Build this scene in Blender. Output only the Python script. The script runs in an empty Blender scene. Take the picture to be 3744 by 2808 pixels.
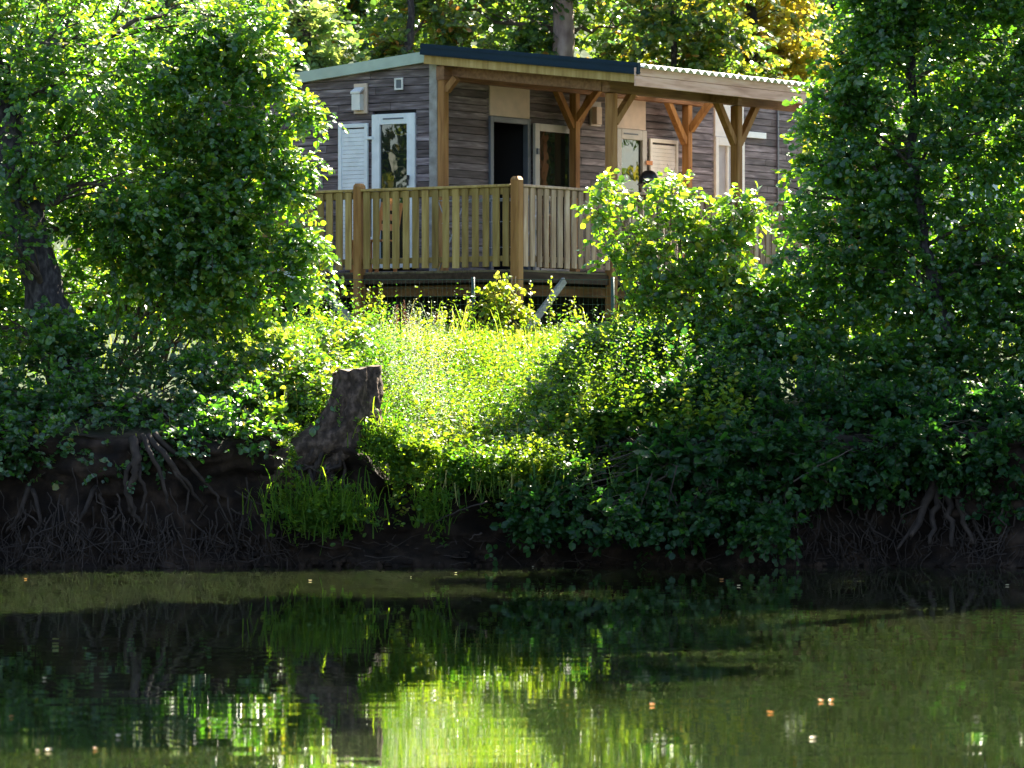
import bpy, math, random
import numpy as np
from mathutils import Vector, Matrix, noise as mnoise

S = bpy.context.scene
COL = S.collection
R = np.random.default_rng(7)
random.seed(7)

# ------------------------------------------------------------------ camera, sky, sun, exposure
FPX, EYE, HOR = 15640.0, 1.75, 1450.0          # focal length in photo pixels, eye height above water, horizon row
cam = bpy.data.objects.new('camera', bpy.data.cameras.new('camera'))
COL.objects.link(cam)
cam.location = (0, 0, EYE)
cam.rotation_euler = (math.radians(90), 0, 0)
cam.data.sensor_width = 36.0
cam.data.lens = 36.0 * FPX / 3744
cam.data.shift_y = (HOR - 1404) / 3744
cam.data.clip_end = 2000
cam.data.dof.use_dof = True
cam.data.dof.focus_distance = 48
cam.data.dof.aperture_fstop = 5.0
S.camera = cam

SUN_AZ, SUN_EL = math.radians(33), math.radians(44)
SDIR = Vector((math.sin(SUN_AZ) * math.cos(SUN_EL), math.cos(SUN_AZ) * math.cos(SUN_EL), math.sin(SUN_EL)))
world = bpy.data.worlds.new('World')
S.world = world
world.use_nodes = True
nt = world.node_tree
sky = nt.nodes.new('ShaderNodeTexSky')
sky.sky_type = 'NISHITA'
sky.sun_disc = False
sky.sun_elevation = SUN_EL
sky.sun_rotation = SUN_AZ
nt.links.new(sky.outputs[0], nt.nodes['Background'].inputs[0])
nt.nodes['Background'].inputs[1].default_value = 0.052
sl = bpy.data.lights.new('sun', 'SUN')
sl.energy = 5.0
sl.angle = math.radians(0.5)
sl.color = (1.0, 0.915, 0.75)
sun = bpy.data.objects.new('sun', sl)
COL.objects.link(sun)
sun.rotation_euler = SDIR.to_track_quat('Z', 'Y').to_euler()
S.view_settings.view_transform = 'Standard'
S.view_settings.look = 'None'
S.view_settings.gamma = 1
S.view_settings.exposure = 3.15
S.cycles.max_bounces = 8
S.cycles.transmission_bounces = 6
S.cycles.sample_clamp_indirect = 6


def W(px, py, d):
    "real position of a thing seen at photo pixel (px,py) and known to stand d metres away"
    return np.array(((px - 1872) / FPX * d, d, EYE + (HOR - py) / FPX * d))


# ------------------------------------------------------------------ materials
def mat(name):
    m = bpy.data.materials.new(name)
    m.use_nodes = True
    n = m.node_tree.nodes
    return m, n, m.node_tree.links, n['Principled BSDF']


def ramp(n, stops):
    r = n.new('ShaderNodeValToRGB')
    e = r.color_ramp.elements
    while len(e) > 1:
        e.remove(e[0])
    e[0].position, e[0].color = stops[0][0], (*stops[0][1], 1)
    for p, c in stops[1:]:
        k = e.new(p)
        k.color = (*c, 1)
    return r


def leaf_mat(name, stops, tstops, rough=0.34, spec=0.5, trans=0.42, coat=0.0):
    m, n, l, b = mat(name)
    at = n.new('ShaderNodeAttribute')
    at.attribute_name = 'tint'
    r1, r2 = ramp(n, stops), ramp(n, tstops)
    l.new(at.outputs['Fac'], r1.inputs[0])
    l.new(at.outputs['Fac'], r2.inputs[0])
    l.new(r1.outputs[0], b.inputs['Base Color'])
    b.inputs['Roughness'].default_value = rough
    b.inputs['Specular IOR Level'].default_value = spec
    b.inputs['Coat Weight'].default_value = coat
    b.inputs['Coat Roughness'].default_value = .48
    t = n.new('ShaderNodeBsdfTranslucent')
    l.new(r2.outputs[0], t.inputs[0])
    mx = n.new('ShaderNodeMixShader')
    mx.inputs[0].default_value = trans
    l.new(b.outputs[0], mx.inputs[1])
    l.new(t.outputs[0], mx.inputs[2])
    l.new(mx.outputs[0], n['Material Output'].inputs[0])
    return m


def noise_mat(name, stops, scale=(1, 1, 1), nscale=8, detail=6, rough=0.8, spec=0.3, bump=0.0, bdist=0.01, tint=None, distort=0.0):
    m, n, l, b = mat(name)
    tc = n.new('ShaderNodeTexCoord')
    mp = n.new('ShaderNodeMapping')
    mp.inputs['Scale'].default_value = scale
    l.new(tc.outputs['Object'], mp.inputs[0])
    nz = n.new('ShaderNodeTexNoise')
    nz.inputs['Scale'].default_value = nscale
    nz.inputs['Detail'].default_value = detail
    nz.inputs['Distortion'].default_value = distort
    l.new(mp.outputs[0], nz.inputs['Vector'])
    r = ramp(n, stops)
    l.new(nz.outputs[0], r.inputs[0])
    col = r.outputs[0]
    if tint:
        at = n.new('ShaderNodeAttribute')
        at.attribute_name = 'tint'
        rt = ramp(n, tint)
        l.new(at.outputs['Fac'], rt.inputs[0])
        mx = n.new('ShaderNodeMix')
        mx.data_type = 'RGBA'
        mx.blend_type = 'MULTIPLY'
        mx.inputs[0].default_value = 1
        l.new(col, mx.inputs[6])
        l.new(rt.outputs[0], mx.inputs[7])
        col = mx.outputs[2]
    l.new(col, b.inputs['Base Color'])
    b.inputs['Roughness'].default_value = rough
    b.inputs['Specular IOR Level'].default_value = spec
    if bump:
        bp = n.new('ShaderNodeBump')
        bp.inputs['Strength'].default_value = bump
        bp.inputs['Distance'].default_value = bdist
        l.new(nz.outputs[0], bp.inputs['Height'])
        l.new(bp.outputs[0], b.inputs['Normal'])
    return m


def plain(name, c, rough=0.5, spec=0.5, metal=0.0):
    # small procedural mottling so that no surface is one flat colour
    d = tuple(x * 0.82 for x in c)
    m = noise_mat(name, [(0.3, d), (0.7, c)], nscale=6, rough=rough, spec=spec)
    m.node_tree.nodes['Principled BSDF'].inputs['Metallic'].default_value = metal
    return m


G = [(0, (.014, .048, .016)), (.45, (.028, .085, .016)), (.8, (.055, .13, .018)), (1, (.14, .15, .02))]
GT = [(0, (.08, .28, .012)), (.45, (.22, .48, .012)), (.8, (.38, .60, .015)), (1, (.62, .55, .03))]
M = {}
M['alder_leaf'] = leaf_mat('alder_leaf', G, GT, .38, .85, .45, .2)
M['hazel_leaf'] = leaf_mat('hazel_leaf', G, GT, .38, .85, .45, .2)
M['dark_leaf'] = leaf_mat('dark_leaf', [(0, (.008, .032, .010)), (.6, (.017, .055, .011)), (1, (.045, .095, .014))],
                          [(0, (.03, .14, .02)), (.6, (.09, .28, .015)), (1, (.24, .42, .015))], .4, .3, .4)
M['far_leaf'] = leaf_mat('far_leaf', [(0, (.02, .045, .025)), (.6, (.045, .08, .02)), (.9, (.08, .1, .02)), (1, (.2, .08, .02))],
                         [(0, (.06, .16, .03)), (.6, (.26, .42, .02)), (.9, (.5, .5, .03)), (1, (.7, .35, .03))], .3, .5, .5)
M['pale_leaf'] = leaf_mat('pale_leaf', [(0, (.06, .12, .05)), (.6, (.12, .19, .06)), (1, (.2, .2, .07))],
                          [(0, (.2, .38, .07)), (.6, (.4, .55, .1)), (1, (.6, .55, .1))], .45, .4)
M['yellow_leaf'] = leaf_mat('yellow_leaf', [(0, (.06, .1, .02)), (.5, (.22, .2, .02)), (1, (.33, .23, .02))],
                            [(0, (.2, .38, .02)), (.5, (.8, .68, .05)), (1, (.85, .6, .05))], .4, .4)
M['weed_leaf'] = leaf_mat('weed_leaf', [(0, (.03, .08, .012)), (.6, (.07, .14, .016)), (1, (.2, .18, .04))],
                          [(0, (.07, .22, .008)), (.6, (.33, .45, .012)), (1, (.64, .55, .07))], .42, .3, .46)
M['grass'] = leaf_mat('grass_blade', [(0, (.03, .085, .012)), (.7, (.09, .16, .02)), (1, (.3, .24, .08))],
                      [(0, (.08, .23, .01)), (.7, (.32, .42, .018)), (1, (.6, .47, .11))], .5, .25, .45)
M['seed_fluff'] = leaf_mat('seed_fluff', [(0, (.2, .24, .18)), (.6, (.4, .43, .38)), (1, (.62, .62, .6))],
                           [(0, (.22, .3, .12)), (.6, (.42, .47, .32)), (1, (.62, .62, .52))], .6, .3, .4)
M['dock_seed'] = leaf_mat('dock_seed', [(0, (.1, .04, .025)), (1, (.22, .09, .05))], [(0, (.25, .08, .04)), (1, (.4, .16, .08))], .7, .2, .25)
M['bark'] = noise_mat('bark', [(.25, (.008, .007, .009)), (.5, (.03, .026, .028)), (.75, (.085, .075, .075))], (1, 1, .5), 22, 8, .9, .2, .9, .03)
M['twig'] = noise_mat('twig', [(.3, (.03, .022, .016)), (.7, (.08, .06, .045))], (1, 1, 1), 12, 4, .8, .3)
M['pink_bark'] = noise_mat('pale_bark', [(.3, (.09, .06, .055)), (.55, (.2, .15, .14)), (.75, (.3, .24, .22))], (1, 1, .4), 6, 6, .9, .2, .6, .05)
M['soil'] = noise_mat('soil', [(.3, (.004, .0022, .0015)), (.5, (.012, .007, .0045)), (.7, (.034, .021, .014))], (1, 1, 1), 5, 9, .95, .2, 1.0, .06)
m = M['soil']
n, l = m.node_tree.nodes, m.node_tree.links
b = n['Principled BSDF']
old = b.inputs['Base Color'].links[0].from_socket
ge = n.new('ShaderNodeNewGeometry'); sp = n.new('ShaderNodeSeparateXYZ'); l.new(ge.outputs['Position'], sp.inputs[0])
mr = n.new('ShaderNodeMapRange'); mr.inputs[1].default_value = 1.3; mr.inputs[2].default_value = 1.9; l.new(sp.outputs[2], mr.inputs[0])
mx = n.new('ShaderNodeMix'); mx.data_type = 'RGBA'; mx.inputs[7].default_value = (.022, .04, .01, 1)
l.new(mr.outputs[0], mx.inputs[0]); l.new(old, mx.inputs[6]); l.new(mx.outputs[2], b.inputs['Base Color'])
M['root'] = noise_mat('root', [(.3, (.012, .0075, .0055)), (.6, (.03, .02, .015)), (.8, (.06, .043, .034))], (1, 1, 1), 9, 6, .85, .3, .5, .01)
M['stump_bark'] = noise_mat('stump_bark', [(.25, (.012, .008, .006)), (.48, (.045, .030, .022)), (.68, (.11, .075, .056))], (1, 1, .7), 17, 9, .9, .2, 1.0, .04)
M['stump_wood'] = noise_mat('cut_wood', [(.3, (.05, .035, .025)), (.6, (.14, .1, .07)), (.8, (.22, .16, .11))], (1, 1, 1), 14, 5, .85, .2)
M['siding'] = noise_mat('weathered_siding', [(.25, (.04, .028, .03)), (.43, (.105, .08, .084)), (.58, (.18, .148, .155)), (.75, (.36, .315, .33))],
                        (1.0, 1.0, 9), 2.6, 10, .6, .4, .5, .004, tint=[(0, (.5, .43, .44)), (.5, (.95, .9, .92)), (1, (1.35, 1.28, 1.32))], distort=.5)
WOOD = [(.25, (.2, .08, .022)), (.5, (.36, .165, .05)), (.75, (.47, .25, .095))]
M['pine'] = noise_mat('pine_post', WOOD, (9, 9, .8), 2.0, 7, .7, .3, .3, .004, tint=[(0, (.7, .66, .6)), (1, (1.1, 1.1, 1.1))], distort=.6)
M['pine_beam'] = noise_mat('pine_beam', [(.25, (.12, .05, .022)), (.5, (.21, .098, .045)), (.75, (.3, .155, .075))], (1, 9, 9), 2.0, 7, .7, .3, .3, .004, distort=.6)
M['pine_fascia'] = noise_mat('pine_fascia', [(.25, (.46, .24, .165)), (.5, (.68, .395, .295)), (.75, (.76, .5, .40))], (1, 1, 9), 2.0, 7, .65, .3, .3, .004, distort=.6)
M['slat'] = noise_mat('railing_slat', [(.25, (.2, .115, .032)), (.5, (.34, .215, .068)), (.75, (.44, .30, .12))], (7, 7, .8), 2.2, 7, .7, .3, .3, .004,
                      tint=[(0, (.62, .6, .55)), (.6, (1, 1, 1)), (1, (1.25, 1.25, 1.35))], distort=.5)
M['slat_pale'] = noise_mat('weathered_slat', [(.25, (.19, .105, .06)), (.5, (.34, .215, .14)), (.75, (.48, .35, .26))], (7, 7, .8), 2.2, 7, .7, .3, .3, .004,
                           tint=[(0, (.55, .5, .45)), (.6, (1, 1, 1)), (1, (1.4, 1.4, 1.45))], distort=.5)
M['shaded_timber'] = noise_mat('shaded_timber', [(.3, (.03, .018, .012)), (.7, (.075, .046, .03))], (1, 8, 8), 2, 6, .85, .2)  # dark colour carries the under-deck shade on rim joist and joists
M['deck_board'] = noise_mat('deck_board', [(.3, (.1, .075, .05)), (.7, (.22, .17, .11))], (1, 8, 1), 2, 6, .8, .3)
M['white_paint'] = plain('white_paint', (.78, .8, .82), .35)
M['cream_panel'] = plain('cream_panel', (.66, .49, .38), .5)
M['blush_paint'] = plain('blush_paint', (.84, .75, .69), .4)
M['white_panel'] = plain('white_panel', (.78, .74, .7), .5)
M['frame_tan'] = plain('door_frame_paint', (.50, .44, .40), .4)
M['grey_frame'] = plain('grey_frame', (.13, .14, .17), .4)
M['roof_trim'] = plain('gable_trim_paint', (.40, .47, .40), .45)
M['dark_trim'] = plain('dark_metal_trim', (.010, .026, .045), .6, .15)
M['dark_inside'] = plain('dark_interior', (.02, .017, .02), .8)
M['curtain'] = plain('curtain_cloth', (.42, .4, .42), .9)
M['wire'] = plain('green_wire', (.02, .06, .045), .45)
M['grey_plank'] = noise_mat('grey_plank', [(.3, (.22, .2, .18)), (.7, (.42, .4, .38))], (1, 1, 1), 8, 6, .8)
M['steel'] = plain('steel_tube', (.35, .36, .38), .3, .5, .6)
M['orange_wood'] = plain('orange_wood', (.62, .22, .06), .5)
M['white_cloth'] = plain('white_cloth', (.8, .8, .82), .8)
M['caravan_white'] = plain('caravan_paint', (.62, .68, .68), .3)
M['rubber'] = plain('rubber', (.02, .02, .02), .7)
M['skin'] = plain('skin', (.45, .27, .19), .5)
M['hair'] = noise_mat('hair', [(.3, (.008, .005, .006)), (.7, (.03, .018, .018))], (6, 6, 1), 9, 5, .4, .4)
M['blue_shirt'] = plain('blue_shirt', (.2, .36, .62), .8)
M['dark_trousers'] = plain('dark_trousers', (.03, .035, .06), .8)

m, n, l, b = mat('window_glass')
b.inputs['Base Color'].default_value = (.012, .016, .014, 1)
b.inputs['Roughness'].default_value = .02
b.inputs['IOR'].default_value = 1.75
tc = n.new('ShaderNodeTexCoord'); nz = n.new('ShaderNodeTexNoise'); nz.inputs['Scale'].default_value = 2.5
l.new(tc.outputs['Object'], nz.inputs[0])
bp = n.new('ShaderNodeBump'); bp.inputs['Strength'].default_value = .15; bp.inputs['Distance'].default_value = .02
l.new(nz.outputs[0], bp.inputs['Height']); l.new(bp.outputs[0], b.inputs['Normal'])
M['glass'] = m

m, n, l, b = mat('clear_corrugated')
b.inputs['Base Color'].default_value = (.72, .72, .70, 1)
b.inputs['Roughness'].default_value = .3
t = n.new('ShaderNodeBsdfTranslucent'); t.inputs[0].default_value = (.85, .86, .88, 1)
mx = n.new('ShaderNodeMixShader'); mx.inputs[0].default_value = .55
l.new(b.outputs[0], mx.inputs[1]); l.new(t.outputs[0], mx.inputs[2]); l.new(mx.outputs[0], n['Material Output'].inputs[0])
M['corrugated'] = m

m, n, l, b = mat('river_water')
b.inputs['Base Color'].default_value = (.0115, .0165, .005, 1)
b.inputs['Roughness'].default_value = .015
b.inputs['IOR'].default_value = 1.33
tc = n.new('ShaderNodeTexCoord')
mp = n.new('ShaderNodeMapping'); mp.inputs['Scale'].default_value = (.22, .8, 1)
l.new(tc.outputs['Object'], mp.inputs[0])
n1 = n.new('ShaderNodeTexNoise'); n1.inputs['Scale'].default_value = 3.4; n1.inputs['Detail'].default_value = 1.2; n1.inputs['Roughness'].default_value = .55
n2 = n.new('ShaderNodeTexNoise'); n2.inputs['Scale'].default_value = .16; n2.inputs['Detail'].default_value = 2
l.new(mp.outputs[0], n1.inputs[0]); l.new(tc.outputs['Object'], n2.inputs[0])
r = ramp(n, [(.38, (.35, .35, .35)), (.62, (1, 1, 1))]); l.new(n2.outputs[0], r.inputs[0])
mul = n.new('ShaderNodeMath'); mul.operation = 'MULTIPLY'
l.new(n1.outputs[0], mul.inputs[0]); l.new(r.outputs[0], mul.inputs[1])
bp = n.new('ShaderNodeBump'); bp.inputs['Strength'].default_value = 1.0; bp.inputs['Distance'].default_value = .0017
l.new(mul.outputs[0], bp.inputs['Height']); l.new(bp.outputs[0], b.inputs['Normal'])
b.inputs['Subsurface Weight'].default_value = 1.0
b.inputs['Subsurface Radius'].default_value = (1.1, 1.5, .7)
b.inputs['Subsurface Scale'].default_value = 1.0
M['water'] = m


# ------------------------------------------------------------------ mesh helpers
def link(name, me, material, parent=None, label=None):
    o = bpy.data.objects.new(name, me)
    COL.objects.link(o)
    if material is not None:
        for mm in (material if isinstance(material, (list, tuple)) else [material]):
            me.materials.append(mm)
    if parent is not None:
        o.parent = parent
    if label:
        o['label'] = label
    return o


def thing(name, label, cat, loc=(0, 0, 0), rz=0.0, group=None):
    o = bpy.data.objects.new(name, None)
    COL.objects.link(o)
    o.empty_display_size = .2
    o.location = loc
    o.rotation_euler = (0, 0, rz)
    return tag(o, label, cat, group)


def tag(o, label=None, cat=None, group=None, kind=None):
    for k, v in (('label', label), ('category', cat), ('group', group), ('kind', kind)):
        if v:
            o[k] = v
    return o


def np_mesh(name, V, faces, material, parent=None, tint=None, smooth=False, off=None, label=None):
    "faces: list of (k-gon index arrays [n,k])"
    V = np.asarray(V, np.float32)
    if off is not None:
        V = V - np.asarray(off, np.float32)
    me = bpy.data.meshes.new(name)
    me.vertices.add(len(V))
    me.vertices.foreach_set('co', V.ravel())
    li = np.concatenate([f.ravel() for f in faces]).astype(np.int32)
    tot = np.concatenate([np.full(len(f), f.shape[1], np.int32) for f in faces])
    st = np.concatenate([[0], np.cumsum(tot)[:-1]]).astype(np.int32)
    me.loops.add(len(li))
    me.loops.foreach_set('vertex_index', li)
    me.polygons.add(len(tot))
    me.polygons.foreach_set('loop_start', st)
    me.polygons.foreach_set('loop_total', tot)
    me.polygons.foreach_set('use_smooth', np.full(len(tot), smooth))
    if tint is not None:
        a = me.attributes.new('tint', 'FLOAT', 'POINT')
        a.data.foreach_set('value', np.asarray(tint, np.float32))
    me.update(calc_edges=True)
    return link(name, me, material, parent, label)


class MB:
    "collects boxes, bars and tubes, then links them as one mesh object"

    def __init__(s):
        s.v, s.f, s.t, s.k = [], [], [], 0

    def add(s, V, F, tint=.5):
        s.v.append(np.asarray(V, float))
        for f in F:
            s.f.append([i + s.k for i in f])
        s.t += [tint] * len(V)
        s.k += len(V)
        return s

    def box(s, x0, x1, y0, y1, z0, z1, tint=None, bev=.004):
        tint = random.random() if tint is None else tint
        b = min(bev, (x1 - x0) * .3, (y1 - y0) * .3, (z1 - z0) * .3)
        V, F, id = [], [], {}
        for i, x in enumerate((x0, x1)):
            for j, y in enumerate((y0, y1)):
                for k, z in enumerate((z0, z1)):
                    sx, sy, sz = (b, -b)[i], (b, -b)[j], (b, -b)[k]
                    for a, p in enumerate(((x, y + sy, z + sz), (x + sx, y, z + sz), (x + sx, y + sy, z))):
                        id[i, j, k, a] = len(V)
                        V.append(p)
        g = id
        F += [[g[0, 0, 0, 0], g[0, 0, 1, 0], g[0, 1, 1, 0], g[0, 1, 0, 0]], [g[1, 0, 0, 0], g[1, 1, 0, 0], g[1, 1, 1, 0], g[1, 0, 1, 0]],
              [g[0, 0, 0, 1], g[1, 0, 0, 1], g[1, 0, 1, 1], g[0, 0, 1, 1]], [g[0, 1, 0, 1], g[0, 1, 1, 1], g[1, 1, 1, 1], g[1, 1, 0, 1]],
              [g[0, 0, 0, 2], g[0, 1, 0, 2], g[1, 1, 0, 2], g[1, 0, 0, 2]], [g[0, 0, 1, 2], g[1, 0, 1, 2], g[1, 1, 1, 2], g[0, 1, 1, 2]]]
        for k in (0, 1):
            for i in (0, 1):
                for j in (0, 1):
                    t = [g[i, j, k, 0], g[i, j, k, 1], g[i, j, k, 2]]
                    F.append(t if (i + j + k) % 2 == 0 else t[::-1])
        for a, c in ((0, 1), (0, 2), (1, 2)):
            o = 3 - a - c
            for p in (0, 1):
                for q in (0, 1):
                    e = []
                    for w in (0, 1):
                        ix = [0, 0, 0]
                        ix[o], ix[a], ix[c] = w, p, q
                        e.append(ix)
                    f = [g[(*e[0], a)], g[(*e[0], c)], g[(*e[1], c)], g[(*e[1], a)]]
                    F.append(f)
        return s.add(V, F, tint)

    def bar(s, p0, p1, w, h, up=(0, 0, 1), tint=None):
        "rectangular timber from p0 to p1; w across, h along up"
        tint = random.random() if tint is None else tint
        p0, p1 = Vector(p0), Vector(p1)
        d = (p1 - p0).normalized()
        a = d.cross(Vector(up))
        a = a.normalized() if a.length > 1e-4 else Vector((1, 0, 0))
        c = a.cross(d)
        V = []
        for p in (p0, p1):
            for x, y in ((-1, -1), (1, -1), (1, 1), (-1, 1)):
                V.append(p + a * (x * w / 2) + c * (y * h / 2))
        return s.add(V, [[0, 1, 2, 3], [7, 6, 5, 4], [0, 4, 5, 1], [1, 5, 6, 2], [2, 6, 7, 3], [3, 7, 4, 0]], tint)

    def tube(s, pts, rad, n=6, tint=.5, cap=True):
        P = [Vector(p) for p in pts]
        rad = rad if hasattr(rad, '__len__') else [rad] * len(P)
        V, F = [], []
        ref = Vector((.3, .9, .2))
        for i, p in enumerate(P):
            d = (P[min(i + 1, len(P) - 1)] - P[max(i - 1, 0)])
            d = d.normalized() if d.length > 1e-6 else Vector((0, 0, 1))
            a = d.cross(ref)
            if a.length < .1:
                a = d.cross(Vector((1, 0, 0)))
            a.normalize()
            c = d.cross(a)
            for k in range(n):
                t = 2 * math.pi * k / n
                V.append(p + (a * math.cos(t) + c * math.sin(t)) * rad[i])
        for i in range(len(P) - 1):
            for k in range(n):
                k2 = (k + 1) % n
                F.append([i * n + k, i * n + k2, (i + 1) * n + k2, (i + 1) * n + k])
        if cap:
            F += [list(range(n))[::-1], [(len(P) - 1) * n + k for k in range(n)]]
        return s.add(V, F, tint)

    def build(s, name, material, parent=None, smooth=False, label=None):
        me = bpy.data.meshes.new(name)
        me.from_pydata([tuple(p) for p in np.concatenate(s.v)], [], s.f)
        a = me.attributes.new('tint', 'FLOAT', 'POINT')
        a.data.foreach_set('value', np.asarray(s.t, np.float32))
        if smooth:
            me.polygons.foreach_set('use_smooth', np.ones(len(me.polygons), bool))
        me.update()
        import bmesh
        bm = bmesh.new(); bm.from_mesh(me); bmesh.ops.recalc_face_normals(bm, faces=bm.faces); bm.to_mesh(me); bm.free()
        return link(name, me, material, parent, label)


def wiggle(p0, p1, n=6, amp=.1, sag=0.0, rng=random):
    p0, p1 = np.asarray(p0, float), np.asarray(p1, float)
    L = np.linalg.norm(p1 - p0)
    out = []
    for i in range(n):
        t = i / (n - 1)
        w = math.sin(math.pi * t)
        o = np.array([rng.uniform(-1, 1) for _ in range(3)]) * amp * L * (w * .8 + .05 * (0 < i < n - 1))
        p = p0 * (1 - t) + p1 * t + o
        p[2] += sag * w * L
        out.append(p)
    return out


def unit(a):
    return a / np.maximum(np.linalg.norm(a, axis=-1, keepdims=True), 1e-6)


LV = np.array([(0, 0, 0), (.28, .40, .10), (.28, -.40, .10), (.72, .36, .06), (.72, -.36, .06), (1, 0, -.10), (.5, 0, 0)], float)
LF = np.array([(0, 6, 1), (0, 2, 6), (1, 6, 3), (2, 4, 6), (3, 6, 5), (6, 4, 5)])


def leaves(pos, dirv, nrm, size, tint, width=1.0):
    "leaf-sized folded blades: returns verts, faces, tint"
    N = len(pos)
    d = unit(dirv)
    b = unit(np.cross(nrm, d))
    c = np.cross(d, b)
    s = size[:, None, None]
    t = LV[None, :, :]
    curl = 1 + R.normal(0, .7, (N, 1, 1))
    V = pos[:, None, :] + s * (t[..., 0:1] * d[:, None] + t[..., 1:2] * width * b[:, None] + t[..., 2:3] * curl * c[:, None])
    F = (np.arange(N)[:, None, None] * 7 + LF[None]).reshape(-1, 3)
    return V.reshape(-1, 3), F, np.repeat(tint, 7)


def clumps(blobs, n_sprig, rng=R):
    "sprig origins: each blob holds several dense clumps with gaps between them"
    P, O = [], []
    w = np.array([bl[3] * bl[4] + bl[3] * bl[5] + bl[4] * bl[5] for bl in blobs]) * np.array([bl[6] if len(bl) > 6 else 1 for bl in blobs])
    cnt = np.maximum(1, (w / w.sum() * n_sprig).astype(int))
    for bl, k in zip(blobs, cnt):
        c, r = np.array(bl[:3]), np.array(bl[3:6])
        nc = max(5, int(k / 26))
        u = unit(rng.normal(size=(nc, 3))) * (rng.random((nc, 1)) ** .42)
        cc = c + u * r
        i = rng.integers(0, nc, k)
        sig = np.clip(.19 * r.mean() ** .5, .08, .5)
        p = cc[i] + rng.normal(size=(k, 3)) * sig * np.array([1.25, 1.25, .5])
        p[:, 2] -= .25 * ((p[:, :2] - cc[i][:, :2]) ** 2).sum(1) / sig
        P.append(p)
        O.append(unit((p - c) / r * .8 + np.array([0, 0, .25])))
    return np.concatenate(P), np.concatenate(O)


def foliage(name, blobs, n_sprig, material, parent, size=.085, per=7, width=1.0, tint=(.15, .75), up=.75, droop=.15, autumn=.015, space=.4, jit=.52):
    P, O = clumps(blobs, n_sprig)
    N = len(P)
    d = unit(O + R.normal(0, .55, (N, 3)))
    d[:, 2] -= droop
    d = unit(d)
    side = unit(np.cross(d, np.array([0, 0, 1.0])) + 1e-4)
    ts = np.clip(R.normal((tint[0] + tint[1]) / 2, (tint[1] - tint[0]) / 2.6, N), 0, .9)
    pos, dv, nr, sz, ti = [], [], [], [], []
    for j in range(per):
        sg = 1 if j % 2 else -1
        q = P + d * (size * space * j)[..., None] if False else P + d * (size * space * j)
        q = q + R.normal(0, .15 * size, (N, 3))
        q[:, 2] -= .012 * j * j * size * 4 * droop
        lat = side * sg * (.95 if j < per - 1 else .1)
        pos.append(q)
        dv.append(unit(d * .75 + lat + R.normal(0, .25, (N, 3)) + np.array([0, 0, -.12])))
        nr.append(unit(np.array([.24, -.30, up]) + O * .22 + R.normal(0, jit, (N, 3))))
        sz.append(size * np.clip(R.normal(1, .25, N), .45, 1.6))
        t = np.clip(ts + R.normal(0, .1, N), 0, .92)
        t[R.random(N) < autumn] = 1
        ti.append(t)
    V, F, T = leaves(np.concatenate(pos), np.concatenate(dv), np.concatenate(nr), np.concatenate(sz), np.concatenate(ti), width)
    o = np_mesh(name, V, [F], material, parent, T)
    return o, P, d


def Bl(px, py, d, rx, rz=None, ry=None, w=1.0):
    c = W(px, py, d)
    rz = rz or rx
    ry = ry or rx * .5
    return (c[0], c[1], c[2], rx, ry, rz, w)


def limbs(blobs, fork, mb, r0=.06, twigs=10, P=None, d=None, tr=.006):
    "a limb to every blob and thin twigs inside it"
    for bl in blobs:
        c, r = np.array(bl[:3]), np.array(bl[3:6])
        f = np.array(fork(bl)) if callable(fork) else np.array(fork)
        path = wiggle(f, c, 7, .07, .05)
        L = len(path)
        mb.tube(path, [r0 * (1 - .75 * i / (L - 1)) for i in range(L)], 6)
        for k in range(twigs):
            s = path[random.randint(2, L - 1)]
            u = unit(R.normal(size=3))
            e = c + u * r * random.uniform(.6, 1.05)
            mb.tube(wiggle(s, e, 5, .08, .04), [r0 * .28, r0 * .22, r0 * .16, r0 * .1, tr * .5], 4, cap=False)
    return mb


# ------------------------------------------------------------------ terrain
def sstep(a, b, x):
    t = np.clip((x - a) / (b - a), 0, 1)
    return t * t * (3 - 2 * t)


def shore(x):
    return 44.1 + .05 * np.sin(x * 6.3 + 2) + .03 * np.sin(x * 13.1) + .35 * np.sin(x * .55 + 1.0) + .16 * np.sin(x * 1.9) + .004 * x * x * .3


def profile(x):
    "bank section at x: (distance behind the shore, height)"
    cen = sstep(-1.75, -1.2, x) * (1 - sstep(.1, 1.0, x))
    lip = 1.32 * (1 - cen) + .86 * cen
    dy = np.array([-9, -3, -.6, -.15, .05, .18, .30, .34, .30, .26, .34, .8, 1.7, 3.2, 5.2, 7.2, 11, 17, 25, 38, 60, 95])
    z = np.array([-1.6, -1.0, -.3, -.08, .06, .22, .5 * lip, .68 * lip, .82 * lip, .95 * lip, lip, lip + .14, lip + .34, lip + .5 * (2.3 - lip), 2.26, 2.46, 2.52, 2.6, 2.9, 4.0, 11, 27])
    return dy, z


def ground_z(x, y):
    dy, z = profile(x)
    return float(np.interp(y - float(shore(x)), dy[10:], z[10:]))


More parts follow.
